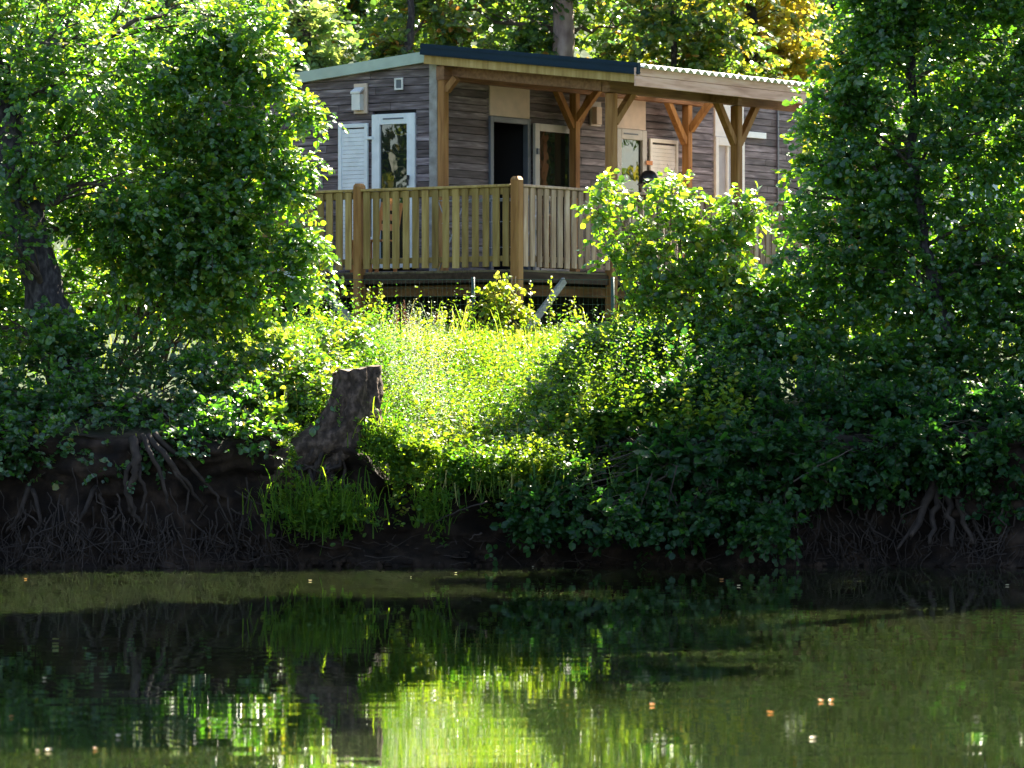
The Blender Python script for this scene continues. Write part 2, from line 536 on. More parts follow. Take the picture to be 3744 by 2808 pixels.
XS = np.unique(np.concatenate([np.linspace(-60, -9, 30), np.linspace(-9, 9, 260), np.linspace(9, 60, 30)]))
NS = 150
rows = []
for x in XS:
    dy, z = profile(x)
    t = np.arange(len(dy))
    tt = np.interp(np.linspace(0, 1, NS), np.linspace(0, 1, len(dy)), t)
    yy, zz = np.interp(tt, t, dy), np.interp(tt, t, z)
    for a, c in zip(yy, zz):
        y = float(shore(x)) + a
        nb = mnoise.fractal(Vector((x * 1.3, y * 1.3, c * 2)), .8, 2.2, 5)
        steep = math.exp(-((a - .25) / .5) ** 2)
        rows.append((x + .06 * steep * mnoise.noise(Vector((x * 3, c * 4, 3))), y + nb * (.24 * steep), c + nb * (.06 if a < 20 else .25)))
V = np.array(rows)
ii = np.arange(len(XS) - 1)[:, None] * NS + np.arange(NS - 1)[None, :]
F = np.stack([ii, ii + NS, ii + NS + 1, ii + 1], -1).reshape(-1, 4)
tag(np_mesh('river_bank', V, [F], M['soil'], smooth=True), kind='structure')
wv = np.array([(-90, -20, 0), (90, -20, 0), (90, 47, 0), (-90, 47, 0)], float)
tag(np_mesh('river_water', wv, [np.array([[0, 1, 2, 3]])], M['water']), kind='structure')

# ------------------------------------------------------------------ the cabin (local frame: x along the front, y inward, z up from the deck)
ANG = math.radians(35.2)
RZ = math.radians(90 - 35.2)
CX, CY, ZD = -0.9934, 56.1907, 3.33
GZ = 2.52 - ZD


def loc(x, y, z=0.0):
    "cabin frame to world"
    c, s = math.cos(RZ), math.sin(RZ)
    return (CX + x * c - y * s, CY + x * s + y * c, ZD + z)


def cabin_thing(name, label, cat, z=0.0, group=None):
    return thing(name, label, cat, (CX, CY, ZD + z), RZ, group)


HL, HWD = 9.2, 4.0
house = cabin_thing('mobile_home', 'long low timber-clad mobile home with grey-brown boards behind the slatted deck railing', 'cabin')


def clad(mb, a0, a1, z0, ztop, holes, put, pitch):
    "lapped boards between a0 and a1, cut round holes (b0,b1,zb,zt)"
    z = z0
    while z < 3.0:
        h = pitch
        spans = [(a0, a1)]
        for b0, b1, zb, zt in holes:
            if z + h * .5 > zb and z + h * .5 < zt:
                ns = []
                for s0, s1 in spans:
                    if b1 <= s0 or b0 >= s1:
                        ns.append((s0, s1))
                    else:
                        if b0 > s0: ns.append((s0, b0))
                        if b1 < s1: ns.append((b1, s1))
                spans = ns
        for s0, s1 in spans:
            cuts = [s0]
            while s1 - cuts[-1] > 1.6:
                cuts.append(cuts[-1] + random.uniform(.6, 1.5))
            cuts.append(s1)
            for c0, c1 in zip(cuts[:-1], cuts[1:]):
                if c1 - c0 < .02: continue
                t0, t1 = min(ztop(c0), z + h), min(ztop(c1), z + h)
                if max(t0, t1) - z < .02: continue
                put(mb, c0 + .003, c1 - .003, z, max(t0, z + .005), max(t1, z + .005))
        z += pitch


def put_front(mb, c0, c1, z, t0, t1):
    g = .009
    y0, y1, yb = -.020 + random.uniform(-.003, .003), -.017, .03
    V = [(c0, y0, z + g), (c1, y0, z + g), (c1, y1, t1), (c0, y1, t0), (c0, yb, z + g), (c1, yb, z + g), (c1, yb, t1), (c0, yb, t0)]
    mb.add(V, [[0, 1, 2, 3], [5, 4, 7, 6], [4, 5, 1, 0], [3, 2, 6, 7], [1, 5, 6, 2], [4, 0, 3, 7]], random.random())


def put_gable(mb, c0, c1, z, t0, t1):
    g = .009
    y0, y1, yb = -.020 + random.uniform(-.003, .003), -.017, .03
    V = [(y0, c0, z + g), (y0, c1, z + g), (y1, c1, t1), (y1, c0, t0), (yb, c0, z + g), (yb, c1, z + g), (yb, c1, t1), (yb, c0, t0)]
    mb.add(V, [[3, 2, 1, 0], [6, 7, 4, 5], [0, 1, 5, 4], [7, 6, 2, 3], [2, 6, 5, 1], [7, 3, 0, 4]], random.random())


slope = .088
gtop = lambda y: 2.83 - slope * y
mb = MB()
clad(mb, .03, HL, -.45, lambda x: 2.80, [(1.16, 2.1, -.5, 2.64), (4.2, 4.95, .05, 2.64), (6.74, 7.55, .05, 2.64)], put_front, .098)
mb.build('front_wall', M['siding'], house)
mb = MB()
clad(mb, .1, HWD, -.45, gtop, [(.32, 1.03, .12, 2.16)], put_gable, .106)
mb.build('gable_wall', M['siding'], house)
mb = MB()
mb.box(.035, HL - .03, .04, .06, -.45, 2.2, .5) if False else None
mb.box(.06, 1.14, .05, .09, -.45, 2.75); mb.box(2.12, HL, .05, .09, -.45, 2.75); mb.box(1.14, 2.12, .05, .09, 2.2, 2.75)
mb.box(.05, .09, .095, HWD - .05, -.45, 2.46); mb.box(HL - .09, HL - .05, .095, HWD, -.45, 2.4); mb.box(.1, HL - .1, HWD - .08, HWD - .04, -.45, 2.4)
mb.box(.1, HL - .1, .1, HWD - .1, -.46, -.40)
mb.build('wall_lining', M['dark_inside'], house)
MB().box(-.03, .02, -.03, .098, -.45, 2.80, .5).build('corner_board', M['grey_plank'], house)
# roof slab falling to the back, with its trim on the gable
mb = MB()
mb.add([(-.05, -.05, 2.86), (HL + .2, -.05, 2.86), (HL + .2, HWD + .2, 2.86 - slope * (HWD + .25)), (-.05, HWD + .2, 2.86 - slope * (HWD + .25)),
        (-.05, -.05, 2.94), (HL + .2, -.05, 2.94), (HL + .2, HWD + .2, 2.94 - slope * (HWD + .25)), (-.05, HWD + .2, 2.94 - slope * (HWD + .25))],
       [[3, 2, 1, 0], [4, 5, 6, 7], [0, 1, 5, 4], [1, 2, 6, 5], [2, 3, 7, 6], [3, 0, 4, 7]])
mb.build('roof', M['roof_trim'], house)
mb = MB()
y0, y1 = -.02, HWD + .22
for (ya, yb) in ((y0, 2.18), (2.186, y1)):
    mb.add([(-.12, ya, 2.82 - slope * ya), (-.055, ya, 2.82 - slope * ya), (-.055, yb, 2.82 - slope * yb), (-.12, yb, 2.82 - slope * yb),
            (-.12, ya, 2.965 - slope * ya), (-.055, ya, 2.965 - slope * ya), (-.055, yb, 2.965 - slope * yb), (-.12, yb, 2.965 - slope * yb)],
           [[3, 2, 1, 0], [4, 5, 6, 7], [0, 1, 5, 4], [1, 2, 6, 5], [2, 3, 7, 6], [3, 0, 4, 7]])
mb.build('gable_trim', M['roof_trim'], house)


def frame_on_gable(y0, y1, z0, z1, w, par, m, x0=-.05, x1=.02, wt=None):
    wt = wt or w
    f = MB()
    f.box(x0, x1, y0, y0 + w, z0, z1); f.box(x0, x1, y1 - w, y1, z0, z1)
    f.box(x0, x1, y0 + w + .0005, y1 - w - .0005, z1 - wt, z1); f.box(x0, x1, y0 + w + .0005, y1 - w - .0005, z0, z0 + w)
    return f.build('window_frame' if par != 'd' else 'door_frame', m, house)


fw = frame_on_gable(.32, 1.03, .12, 2.16, .13, 'w', M['white_paint'], wt=.14)
fw.name = 'french_window'
MB().box(-.018, -.01, .45, .90, .25, 2.02).build('pane', M['glass'], fw)
MB().box(-.056, -.0505, .50, .84, 2.085, 2.105).build('air_slot', M['grey_frame'], fw)
mb = MB(); mb.box(-.075, -.051, .40, .42, 1.28, 1.34); mb.box(-.088, -.0755, .395, .425, 1.2, 1.34)
mb.build('handle', M['rubber'], fw)


def shutter(axis, a0, a1, z0, z1, off, paint='white_paint'):
    f = MB()
    P = (lambda b, u0, u1, d0, d1, c0, c1: b.box(u0, u1, -d1, -d0, c0, c1)) if axis == 'x' else (lambda b, u0, u1, d0, d1, c0, c1: b.box(-d1, -d0, u0, u1, c0, c1))
    w = .055
    P(f, a0, a0 + w, off, off + .035, z0, z1); P(f, a1 - w, a1, off, off + .035, z0, z1)
    P(f, a0 + w, a1 - w, off + .001, off + .034, z1 - w, z1); P(f, a0 + w, a1 - w, off + .001, off + .034, z0, z0 + w)
    ob = f.build('shutter', M[paint], house)
    g = MB()
    z = z0 + w
    while z < z1 - w - .03:
        aa, bb = a0 + w, a1 - w
        if axis == 'x':
            V = [(aa, -off - .0225, z), (bb, -off - .0225, z), (bb, -off - .019, z + .052), (aa, -off - .019, z + .052), (aa, -off - .006, z), (bb, -off - .006, z)]
        else:
            V = [(-off - .0225, aa, z), (-off - .0225, bb, z), (-off - .019, bb, z + .052), (-off - .019, aa, z + .052), (-off - .006, aa, z), (-off - .006, bb, z)]
        g.add(V, [[0, 1, 2, 3], [0, 4, 5, 1], [4, 3, 2, 5]])
        z += .055
    g.build('louvre', M[paint], ob)
    return ob


sh = shutter('y', 1.09, 1.58, .22, 2.05, .03)
MB().box(-.07, -.055, 1.0, 1.12, 1.83, 1.87).build('hinge', M['white_paint'], sh)
MB().box(-.06, -.045, 1.02, 1.11, .5, .54).build('hinge', M['white_paint'], sh)
# flue box and the small square vent on the gable
mb = MB(); mb.box(-.06, -.024, 1.10, 1.32, 2.18, 2.58); 
fb = mb.build('flue_box', M['cream_panel'], house)
mb = MB()
mb.add([(-.062, 1.14, 2.50), (-.062, 1.30, 2.50), (-.16, 1.30, 2.44), (-.16, 1.14, 2.44), (-.062, 1.14, 2.53), (-.062, 1.30, 2.53), (-.165, 1.30, 2.465), (-.165, 1.14, 2.465)],
       [[3, 2, 1, 0], [4, 5, 6, 7], [0, 1, 5, 4], [1, 2, 6, 5], [2, 3, 7, 6], [3, 0, 4, 7]])
mb.box(-.15, -.0605, 1.15, 1.29, 2.22, 2.435)
mb.build('flue_hood', M['white_panel'], fb)
mb = MB(); mb.box(-.045, -.024, .52, .545, 2.47, 2.63); mb.box(-.045, -.024, .635, .66, 2.47, 2.63); mb.box(-.045, -.024, .5455, .6345, 2.47, 2.495); mb.box(-.045, -.024, .5455, .6345, 2.605, 2.63)
vt = mb.build('square_vent', M['white_panel'], house)
MB().box(-.03, -.0235, .546, .634, 2.496, 2.604).build('vent_grille', M['grey_frame'], vt)


def front_opening(x0, x1, zt, w, m, name, panel, wt=None):
    f = MB()
    wt = wt or w
    f.box(x0, x0 + w, -.05, .03, -.02, zt); f.box(x1 - w, x1, -.05, .03, -.02, zt)
    f.box(x0 + w + .0005, x1 - w - .0005, -.05, .03, zt - wt, zt)
    ob = f.build(name, m, house)
    MB().box(x0 + .005, x1 - .005, -.034, .03, zt + .005, 2.66).build('header_panel', panel, house)
    return ob


# open doorway with its dark room
front_opening(1.16, 2.1, 2.17, .075, M['grey_frame'], 'door_frame', M['cream_panel'])
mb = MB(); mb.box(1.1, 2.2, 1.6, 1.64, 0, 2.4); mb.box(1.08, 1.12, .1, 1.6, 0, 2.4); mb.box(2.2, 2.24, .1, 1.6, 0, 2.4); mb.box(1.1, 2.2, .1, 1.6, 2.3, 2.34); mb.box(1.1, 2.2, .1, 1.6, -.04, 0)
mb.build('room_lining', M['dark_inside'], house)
# the door leaf folded back on the wall
f = MB()
f.box(2.13, 2.24, -.10, -.055, .03, 2.12); f.box(2.97, 3.07, -.10, -.055, .03, 2.12)
f.box(2.2405, 2.9695, -.10, -.055, 2.02, 2.12); f.box(2.2405, 2.9695, -.10, -.055, .03, .16)
dl = f.build('glass_door', M['frame_tan'], house)
MB().box(2.241, 2.969, -.082, -.074, .16, 2.02).build('pane', M['glass'], dl)
MB().box(2.272, 2.9, -.0735, -.068, .17, 2.0, .5).build('curtain', M['curtain'], dl)
for z in (.6, 1.7):
    MB().box(2.15, 2.2, -.13, -.1005, z, z + .08).build('hinge', M['grey_frame'], dl)
# second french window with its shutter
f2 = front_opening(4.2, 4.95, 2.16, .11, M['frame_tan'], 'french_window', M['cream_panel'], .14)
MB().box(4.311, 4.839, -.012, -.004, .02, 2.02).build('pane', M['glass'], f2)
MB().box(4.36, 4.72, -.056, -.0505, 2.085, 2.105).build('air_slot', M['grey_frame'], f2)
sh2 = shutter('x', 5.02, 5.74, .22, 2.06, .03, 'blush_paint')
for z in (.5, 1.68):
    MB().box(4.9, 5.06, -.075, -.0655, z, z + .06).build('hinge', M['orange_wood'], sh2)
# third window with curtain and white guide rail
f3 = front_opening(6.76, 7.54, 2.17, .08, M['white_panel'], 'french_window', M['white_panel'], .12)
MB().box(6.841, 7.459, .012, .02, .02, 2.05).build('pane', M['curtain'], f3)
MB().box(7.1, 7.14, -.03, .011, .02, 2.049).build('mullion', M['white_panel'], f3)
MB().box(7.55, 8.12, -.06, -.024, 2.20, 2.29).build('guide_rail', M['white_paint'], house)
# flue box on the front
mb = MB(); mb.box(3.54, 3.80, -.05, -.024, 2.16, 2.5)
fb = mb.build('flue_box', M['frame_tan'], house)
MB().box(3.57, 3.70, -.13, -.0505, 2.18, 2.42).build('flue_hood', M['cream_panel'], fb)
MB().box(8.46, 8.49, -.05, -.024, -.4, 2.7).build('joint_strip', M['grey_frame'], house)

# ------------------------------------------------------------------ veranda canopy
can = cabin_thing('veranda_canopy', 'timber veranda canopy with braced posts and a corrugated sheet roof along the cabin front', 'canopy', GZ)
CZ = -GZ


def cz(mbx):
    for a in mbx.v:
        a[:, 2] += CZ
    return mbx


zr = lambda nn: 3.0 - .4 * nn / 3.35           # roof line above the deck at distance nn from the wall
for k, x in enumerate((.1, 3.1, 6.1)):
    cz(MB().box(x - .06, x + .06, -2.70 - .06, -2.70 + .06, -.6, 2.305, .25 + .15 * k, .008)).build('post', M['pine'], can)
for k, x in enumerate((-.13, 2.92, 5.75)):
    cz(MB().box(x - .055, x + .055, -.26, -.15, .002, 2.56, .8, .008)).build('post', M['pine'], can)


def brace(p0, p1, w=.085):
    cz(MB().bar(p0, p1, w, w, (0, 1, 0))).build('brace', M['pine'], can)


brace((.17, -2.7, 1.93), (.62, -2.7, 2.36))
brace((3.04, -2.7, 1.80), (2.60, -2.7, 2.36)); brace((3.16, -2.7, 1.80), (3.62, -2.7, 2.36))
brace((6.04, -2.7, 1.80), (5.58, -2.7, 2.36))
brace((2.88, -.2, 2.1), (2.46, -.2, 2.62)); brace((2.96, -.2, 2.1), (3.38, -.2, 2.62)); brace((2.92, -.24, 2.2), (2.92, -.6, 2.6))
brace((5.70, -.2, 2.02), (5.22, -.2, 2.62)); brace((5.75, -.26, 2.2), (5.75, -.6, 2.6))
brace((-.13, -.26, 2.42), (-.13, -.42, 2.58))
b_ = MB(); b_.box(-.02, 6.42, -2.76, -2.64, 2.31, 2.47); cz(b_).build('beam', M['pine_beam'], can)
b_ = MB(); b_.box(-.2, 6.42, -.27, -.14, 2.56, 2.74); cz(b_).build('beam', M['pine_beam'], can)
for x in (.02, 2.4, 4.8, 6.36):
    b_ = MB(); b_.bar((x, -.05, 2.74), (x, -2.635 if x < .1 else -3.2, zr(2.635 if x < .1 else 3.2) - .26), .09, .2)
    cz(b_).build('rafter', M['pine_beam'], can)
for nn in (.7, 1.3, 1.9, 2.4, 3.0):
    b_ = MB(); b_.box(-.2, 6.42, -nn - .03, -nn + .03, zr(nn) - .12, zr(nn) - .06); cz(b_).build('purlin', M['pine_beam'], can)
# verge: dark folded metal over a pale board
b_ = MB(); b_.bar((-.265, .05, zr(-.05) - .035), (-.265, -3.37, zr(3.37) - .035), .05, .15)
b_.bar((-.268, .05, zr(-.05) + .0), (-.268, -3.37, zr(3.37) + .0), .066, .018)
b_.bar((-.268, .05, zr(-.05) - .085), (-.268, -3.37, zr(3.37) - .085), .062, .018)
cz(b_).build('verge_trim', M['dark_trim'], can)
b_ = MB(); b_.bar((-.215, .03, zr(0) - .16), (-.215, -3.30, zr(3.3) - .16), .04, .115); cz(b_).build('verge_board', M['slat'], can)
b_ = MB(); b_.box(-.30, 6.46, -3.345, -3.315, 2.345, 2.475); b_.box(-.30, 6.46, -3.342, -3.313, 2.479, 2.578); cz(b_).build('fascia_board', M['pine_fascia'], can)
# corrugated sheets
for k in range(6):
    x0, x1 = -.235 + k * 1.12, -.235 + (k + 1) * 1.12 - .004
    nx = 60
    V, F = [], []
    for j, nn in enumerate((-.02, 3.42)):
        for side in (0, 1):
            for i in range(nx + 1):
                x = x0 + (x1 - x0) * i / nx
                V.append((x, -nn, zr(nn) + CZ + .006 + .025 * math.cos(2 * math.pi * x / .172) - .005 * side))
    A = lambda j, s_, i: (j * 2 + s_) * (nx + 1) + i
    for i in range(nx):
        F += [[A(0, 0, i), A(1, 0, i), A(1, 0, i + 1), A(0, 0, i + 1)], [A(0, 1, i + 1), A(1, 1, i + 1), A(1, 1, i), A(0, 1, i)],
              [A(1, 0, i), A(1, 1, i), A(1, 1, i + 1), A(1, 0, i + 1)]]
    MB().add(V, F).build('roof_sheet', M['corrugated'] if k >= 4 else M['white_panel'], can, True)

# ------------------------------------------------------------------ deck with its railings
deck = cabin_thing('wooden_deck', 'raised wooden deck with slatted railing wrapped round two sides of the cabin', 'deck', GZ)
X0, YF, X1, YB = -2.0, -2.7, 8.3, 4.4
f = MB()
y = YF + .03
while y < YB - .1:
    xx1 = X1 if y + .135 < -.03 else -.05
    f.box(X0 + .03, xx1, y, y + .135, -.03, 0.0)
    y += .141
cz(f).build('floor', M['deck_board'], deck)
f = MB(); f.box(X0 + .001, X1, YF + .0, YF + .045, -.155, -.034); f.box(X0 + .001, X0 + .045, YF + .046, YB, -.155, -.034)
cz(f).build('rim_joist', M['shaded_timber'], deck)
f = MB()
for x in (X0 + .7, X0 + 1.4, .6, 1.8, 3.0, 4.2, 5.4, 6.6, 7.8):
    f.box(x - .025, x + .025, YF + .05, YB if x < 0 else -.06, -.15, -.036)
cz(f).build('joist', M['shaded_timber'], deck)
f = MB(); f.box(X0 + .3, X0 + .4, YF + .3, YB, -.31, -.175); f.box(X0 + .41, X1, YF + .3, YF + .4, -.31, -.175)
cz(f).build('bearer', M['pine_beam'], deck)


def newel(x, y, top, z0=-.62):
    w = .062
    f = MB().box(x - w, x + w, y - w, y + w, z0, top - .03, random.uniform(.3, .6), .012)
    f.add([(x - w + .006, y - w + .006, top - .031), (x + w - .006, y - w + .006, top - .031), (x + w - .006, y + w - .006, top - .031), (x - w + .006, y + w - .006, top - .031),
           (x - .035, y - .035, top), (x + .035, y - .035, top), (x + .035, y + .035, top), (x - .035, y + .035, top)],
          [[4, 5, 6, 7], [0, 1, 5, 4], [1, 2, 6, 5], [2, 3, 7, 6], [3, 0, 4, 7]], .6)
    return cz(f).build('railing_post', M['pine'], deck)


newel(X0, YF, 1.15)
newel(X0, -.25, 1.13); newel(X0, 2.2, 1.13); newel(X0, YB, 1.13)
for x in (3.1 + .14, 6.1 + .14, X1):
    newel(x, YF, 1.1)


def rail(axis, a0, a1, c, n, out):
    "slats on the outer face, top and bottom rails behind them"
    P = (lambda b, u0, u1, d0, d1, z0, z1, t=None: b.box(u0, u1, c + min(d0 * out, d1 * out), c + max(d0 * out, d1 * out), z0, z1, t)) if axis == 'x' else \
        (lambda b, u0, u1, d0, d1, z0, z1, t=None: b.box(c + min(d0 * out, d1 * out), c + max(d0 * out, d1 * out), u0, u1, z0, z1, t))
    f = MB()
    p = (a1 - a0) / n
    for i in range(n):
        m_ = a0 + p * (i + .5) + random.uniform(-.006, .006)
        w = .098 + random.uniform(-.006, .006)
        P(f, m_ - w / 2, m_ + w / 2, .018, .044, .03 + random.uniform(-.006, .006), 1.018 + random.uniform(-.004, .004))
    sm_ = M['slat_pale'] if axis == 'x' else M['slat']
    ob = cz(f).build('railing_panel', sm_, deck)
    g = MB()
    P(g, a0, a1, -.045, .06, 1.022, 1.055); P(g, a0, a1, -.02, .016, .93, 1.018); P(g, a0, a1, -.02, .016, .10, .17)
    cz(g).build('handrail', sm_, ob)


rail('y', YF + .065, -.315, X0, 15, -1)
rail('y', -.185, 2.135, X0, 15, -1)
rail('y', 2.265, YB - .065, X0, 13, -1)
rail('x', X0 + .065, .035, YF, 13, -1)
rail('x', .165, 3.04, YF, 18, -1)
rail('x', 3.305, 6.04, YF, 18, -1)
rail('x', 6.305, X1 - .065, YF, 20, -1)
for (x, y) in ((X0 + .35, -.25), (X0 + .35, 2.2), (3.1, YF + .35), (6.1, YF + .35)):
    cz(MB().box(x - .05, x + .05, y - .05, y + .05, GZ - .2, -.315)).build('support_post', M['pine'], deck)
# struts under the deck
f = MB().bar((X0 + .06, .5, -.1), (X0 + .06, -.2, -.72), .05, .11); cz(f).build('diagonal_strut', M['grey_plank'], deck)
f = MB().bar((-1.02, YF - .04, -.12), (-1.86, YF - .04, -.78), .04, .09); cz(f).build('diagonal_strut', M['grey_plank'], deck)
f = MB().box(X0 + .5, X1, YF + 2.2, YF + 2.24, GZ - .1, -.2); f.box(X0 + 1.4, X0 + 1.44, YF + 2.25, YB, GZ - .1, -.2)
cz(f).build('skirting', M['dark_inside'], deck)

# ------------------------------------------------------------------ things on the deck
wc = thing('white_cloth', 'crumpled white cloth draped over the left deck edge behind the shrub', 'cloth', loc(X0 - .02, .86, 0))
V, F = [], []
nu, nv = 22, 16
for j in range(nv):
    for i in range(nu):
        u, v = i / (nu - 1), j / (nv - 1)
        x = .25 * (1 - v) if v < .6 else .10 - .25 * 0 - .10
        zz = (.05 + .05 * math.sin(u * 9 + v * 3) * math.sin(v * 7)) if v < .6 else .05 - (v - .6) * .32
        xx = .30 - v * .5 if v < .6 else -.02 - .03 * math.sin(u * 14)
        V.append((xx, (u - .5) * .42 + .04 * math.sin(v * 6), zz + .015 * math.sin(u * 23)))
for j in range(nv - 1):
    for i in range(nu - 1):
        F.append([j * nu + i, j * nu + i + 1, (j + 1) * nu + i + 1, (j + 1) * nu + i])
o = MB().add(V, F).build('white_cloth', M['white_cloth'], None, True)
o.location, o.rotation_euler = wc.location, (0, 0, RZ)
for k in ('label', 'category'):
    o[k] = wc[k]
bpy.data.objects.remove(wc)
o.name = 'white_cloth'
sm = o.modifiers.new('thickness', 'SOLIDIFY'); sm.thickness = .006


def chair(name, label, x, y, rz, m, back=.9):
    t = thing(name, label, 'chair', loc(x, y, 0), RZ + rz)
    for sx in (-.2, .2):
        MB().bar((sx, -.2, 0), (sx, -.2, .43), .035, .035, (0, 1, 0)).build('leg', m, t)
        MB().bar((sx, .2, 0), (sx, .22, .43), .035, .035, (0, 1, 0)).build('leg', m, t)
        MB().bar((sx, .222, .47), (sx, .3, back), .035, .03, (0, 1, 0)).build('back_post', m, t)
    f = MB()
    for k in range(5):
        f.box(-.22, .22, -.22 + k * .09, -.14 + k * .09, .432, .452)
    f.build('seat', m, t)
    f = MB()
    for k in range(3):
        zz = back - .1 - k * .13
        f.bar((-.18, .225 + (zz - .45) * .17, zz + .04), (.18, .225 + (zz - .45) * .17, zz + .04), .02, .085)
    f.build('backrest', m, t)
    return t


chair('wooden_chair', 'orange wooden chair on the deck between the left railing and the french window', -1.0, .28, math.radians(180), M['orange_wood'], .93)
chair('deck_chair', 'brown wooden chair on the deck with the dark-haired person sitting on it', 1.62, -2.28, math.radians(-150), M['pine_beam'], .85)
dr = thing('drying_rack', 'thin metal clothes rack on the deck behind the slats left of the corner post', 'drying rack', loc(-1.25, -1.75, 0), RZ)
for s in (-.28, .28):
    for y in (-.6, .6):
        MB().tube([(s, y, 0), (-s, y, .9)], .008, 6).build('leg', M['steel'], dr, True)
f = MB()
for k in range(7):
    f.tube([(-.28 + k * .093, -.62, .905), (-.28 + k * .093, .62, .905)], .005, 5)
f.tube([(-.2, -.6, .62), (-.2, .6, .62)], .006, 5); f.tube([(-.14, -.6, .3), (-.14, .6, .3)], .006, 5)
f.build('rail', M['steel'], dr, True)
# seated person
pt = thing('person', 'person with dark hair and blue shirt seated on the deck behind the railing', 'person', loc(1.62, -2.28, 0), RZ + math.radians(-150))


def skin_obj(name, verts, edges, radii, m, parent, levels=2):
    me = bpy.data.meshes.new(name)
    me.from_pydata(verts, edges, [])
    o = link(name, me, m, parent)
    o.modifiers.new('skin', 'SKIN')
    sv = me.skin_vertices[0].data
    for i, r in enumerate(radii):
        sv[i].radius = (r, r) if not isinstance(r, tuple) else r
    sv[0].use_root = True
    s_ = o.modifiers.new('sub', 'SUBSURF'); s_.levels = levels; s_.render_levels = levels
    return o


# the chair faces -y in its own frame, so the person does too
PV = [(0, .05, .56), (0, .07, .76), (0, .08, .96), (0, .06, 1.07), (0, .02, 1.12), (0, -.02, 1.17), (0, -.04, 1.23), (0, -.035, 1.31),
      (.17, .06, 1.05), (.25, .0, .75), (.2, -.2, .66), (.18, -.27, .64),
      (-.17, .06, 1.05), (-.25, .0, .75), (-.2, -.2, .66), (-.18, -.27, .64),
      (.1, .0, .52), (.13, -.38, .52), (.13, -.36, .1), (.13, -.44, .04),
      (-.1, .0, .52), (-.13, -.38, .52), (-.13, -.36, .1), (-.13, -.44, .04)]
PE = [(0, 1), (1, 2), (2, 3), (3, 4), (4, 5), (5, 6), (6, 7), (3, 8), (8, 9), (9, 10), (10, 11), (3, 12), (12, 13), (13, 14), (14, 15),
      (0, 16), (16, 17), (17, 18), (18, 19), (0, 20), (20, 21), (21, 22), (22, 23)]
PR = [.14, .13, .15, .12, .05, .07, .09, .07, .06, .045, .035, .03, .06, .045, .035, .03, .09, .065, .045, .04, .09, .065, .045, .04]
skin_obj('body', PV, PE, PR, M['skin'], pt)
CV = PV[:4] + [PV[8], PV[9], PV[12], PV[13]]
skin_obj('shirt', CV, [(0, 1), (1, 2), (2, 3), (3, 4), (4, 5), (3, 6), (6, 7)], [.15, .145, .165, .13, .075, .06, .075, .06], M['blue_shirt'], pt)
TV = [PV[0], PV[16], PV[17], PV[18], PV[20], PV[21], PV[22]]
skin_obj('trousers', TV, [(0, 1), (1, 2), (2, 3), (0, 4), (4, 5), (5, 6)], [.15, .1, .08, .055, .1, .08, .055], M['dark_trousers'], pt)
for s in (-1, 1):
    hv = [(s * .18, -.27, .64), (s * .175, -.31, .635)]
    he = [(0, 1)]
    hr = [.028, .026]
    for k in range(4):
        b0 = len(hv)
        hv += [(s * (.155 + k * .016), -.345, .63), (s * (.155 + k * .017), -.375 - .006 * (k in (1, 2)), .62), (s * (.155 + k * .017), -.395 - .008 * (k in (1, 2)), .603)]
        he += [(1, b0), (b0, b0 + 1), (b0 + 1, b0 + 2)]
        hr += [.011, .009, .008]
    b0 = len(hv)
    hv += [(s * .145, -.30, .63), (s * .13, -.33, .62)]
    he += [(0, b0), (b0, b0 + 1)]
    hr += [.012, .009]
    skin_obj('hand', hv, he, hr, M['skin'], pt, 1)
hm = MB()


def blob(c, r, n=14, m_=22):
    V, F = [], []
    for a in range(n + 1):
        th = math.pi * a / n
        for k in range(m_):
            ph = 2 * math.pi * k / m_
            q = 1 + .05 * math.sin(ph * 9 + th * 3)
            V.append((c[0] + r[0] * math.sin(th) * math.cos(ph) * q, c[1] + r[1] * math.sin(th) * math.sin(ph) * q, c[2] + r[2] * math.cos(th)))
    for a in range(n):
        for k in range(m_):
            F.append([a * m_ + k, a * m_ + (k + 1) % m_, (a + 1) * m_ + (k + 1) % m_, (a + 1) * m_ + k])
    hm.add(V, F)


blob((0, -.005, 1.275), (.105, .12, .12))
blob((0, .055, 1.19), (.10, .065, .12))
hm.build('hair', M['hair'], pt, True)
for s in (-1, 1):
    MB().tube([(s * .033, -.138, 1.225), (s * .033, -.12, 1.225)], [.009, .012], 8).build('eye', M['rubber'], pt, True)
MB().tube([(0, -.122, 1.24), (0, -.15, 1.205), (0, -.125, 1.195)], [.008, .014, .01], 6).build('nose', M['skin'], pt, True)
MB().tube([(-.022, -.122, 1.168), (0, -.128, 1.168), (.022, -.122, 1.168)], [.004, .006, .004], 6).build('mouth', M['orange_wood'], pt, True)

# ------------------------------------------------------------------ caravan behind the right thicket
cv = thing('caravan', 'white caravan glimpsed through the leaves at the right edge', 'caravan', (7.75, 60.0, 2.35), math.radians(8))
prof = [(-1.9, .45), (-1.95, 1.2), (-1.6, 2.3), (-1.2, 2.42), (1.5, 2.42), (1.85, 2.2), (1.95, 1.2), (1.8, .45)]
V = [(x, y, z) for y in (-1, 1) for x, z in prof]
k = len(prof)
MB().add(V, [list(range(k)), list(range(k, 2 * k))[::-1]] + [[i, (i + 1) % k, k + (i + 1) % k, k + i] for i in range(k)]).build('body', M['caravan_white'], cv)
MB().box(-1.2, -.2, -1.03, -1.002, 1.35, 1.95).build('window', M['glass'], cv)
MB().box(.3, .9, -1.02, -1.002, .5, 2.2).build('door', M['white_panel'], cv)
for s in (-1.01, .93):
    MB().tube([(0, s, .3), (0, s + .1, .3)], .3, 20).build('wheel', M['rubber'], cv)
MB().bar((-1.9, 0, .45), (-2.8, 0, .42), .08, .08).build('tow_bar', M['steel'], cv)

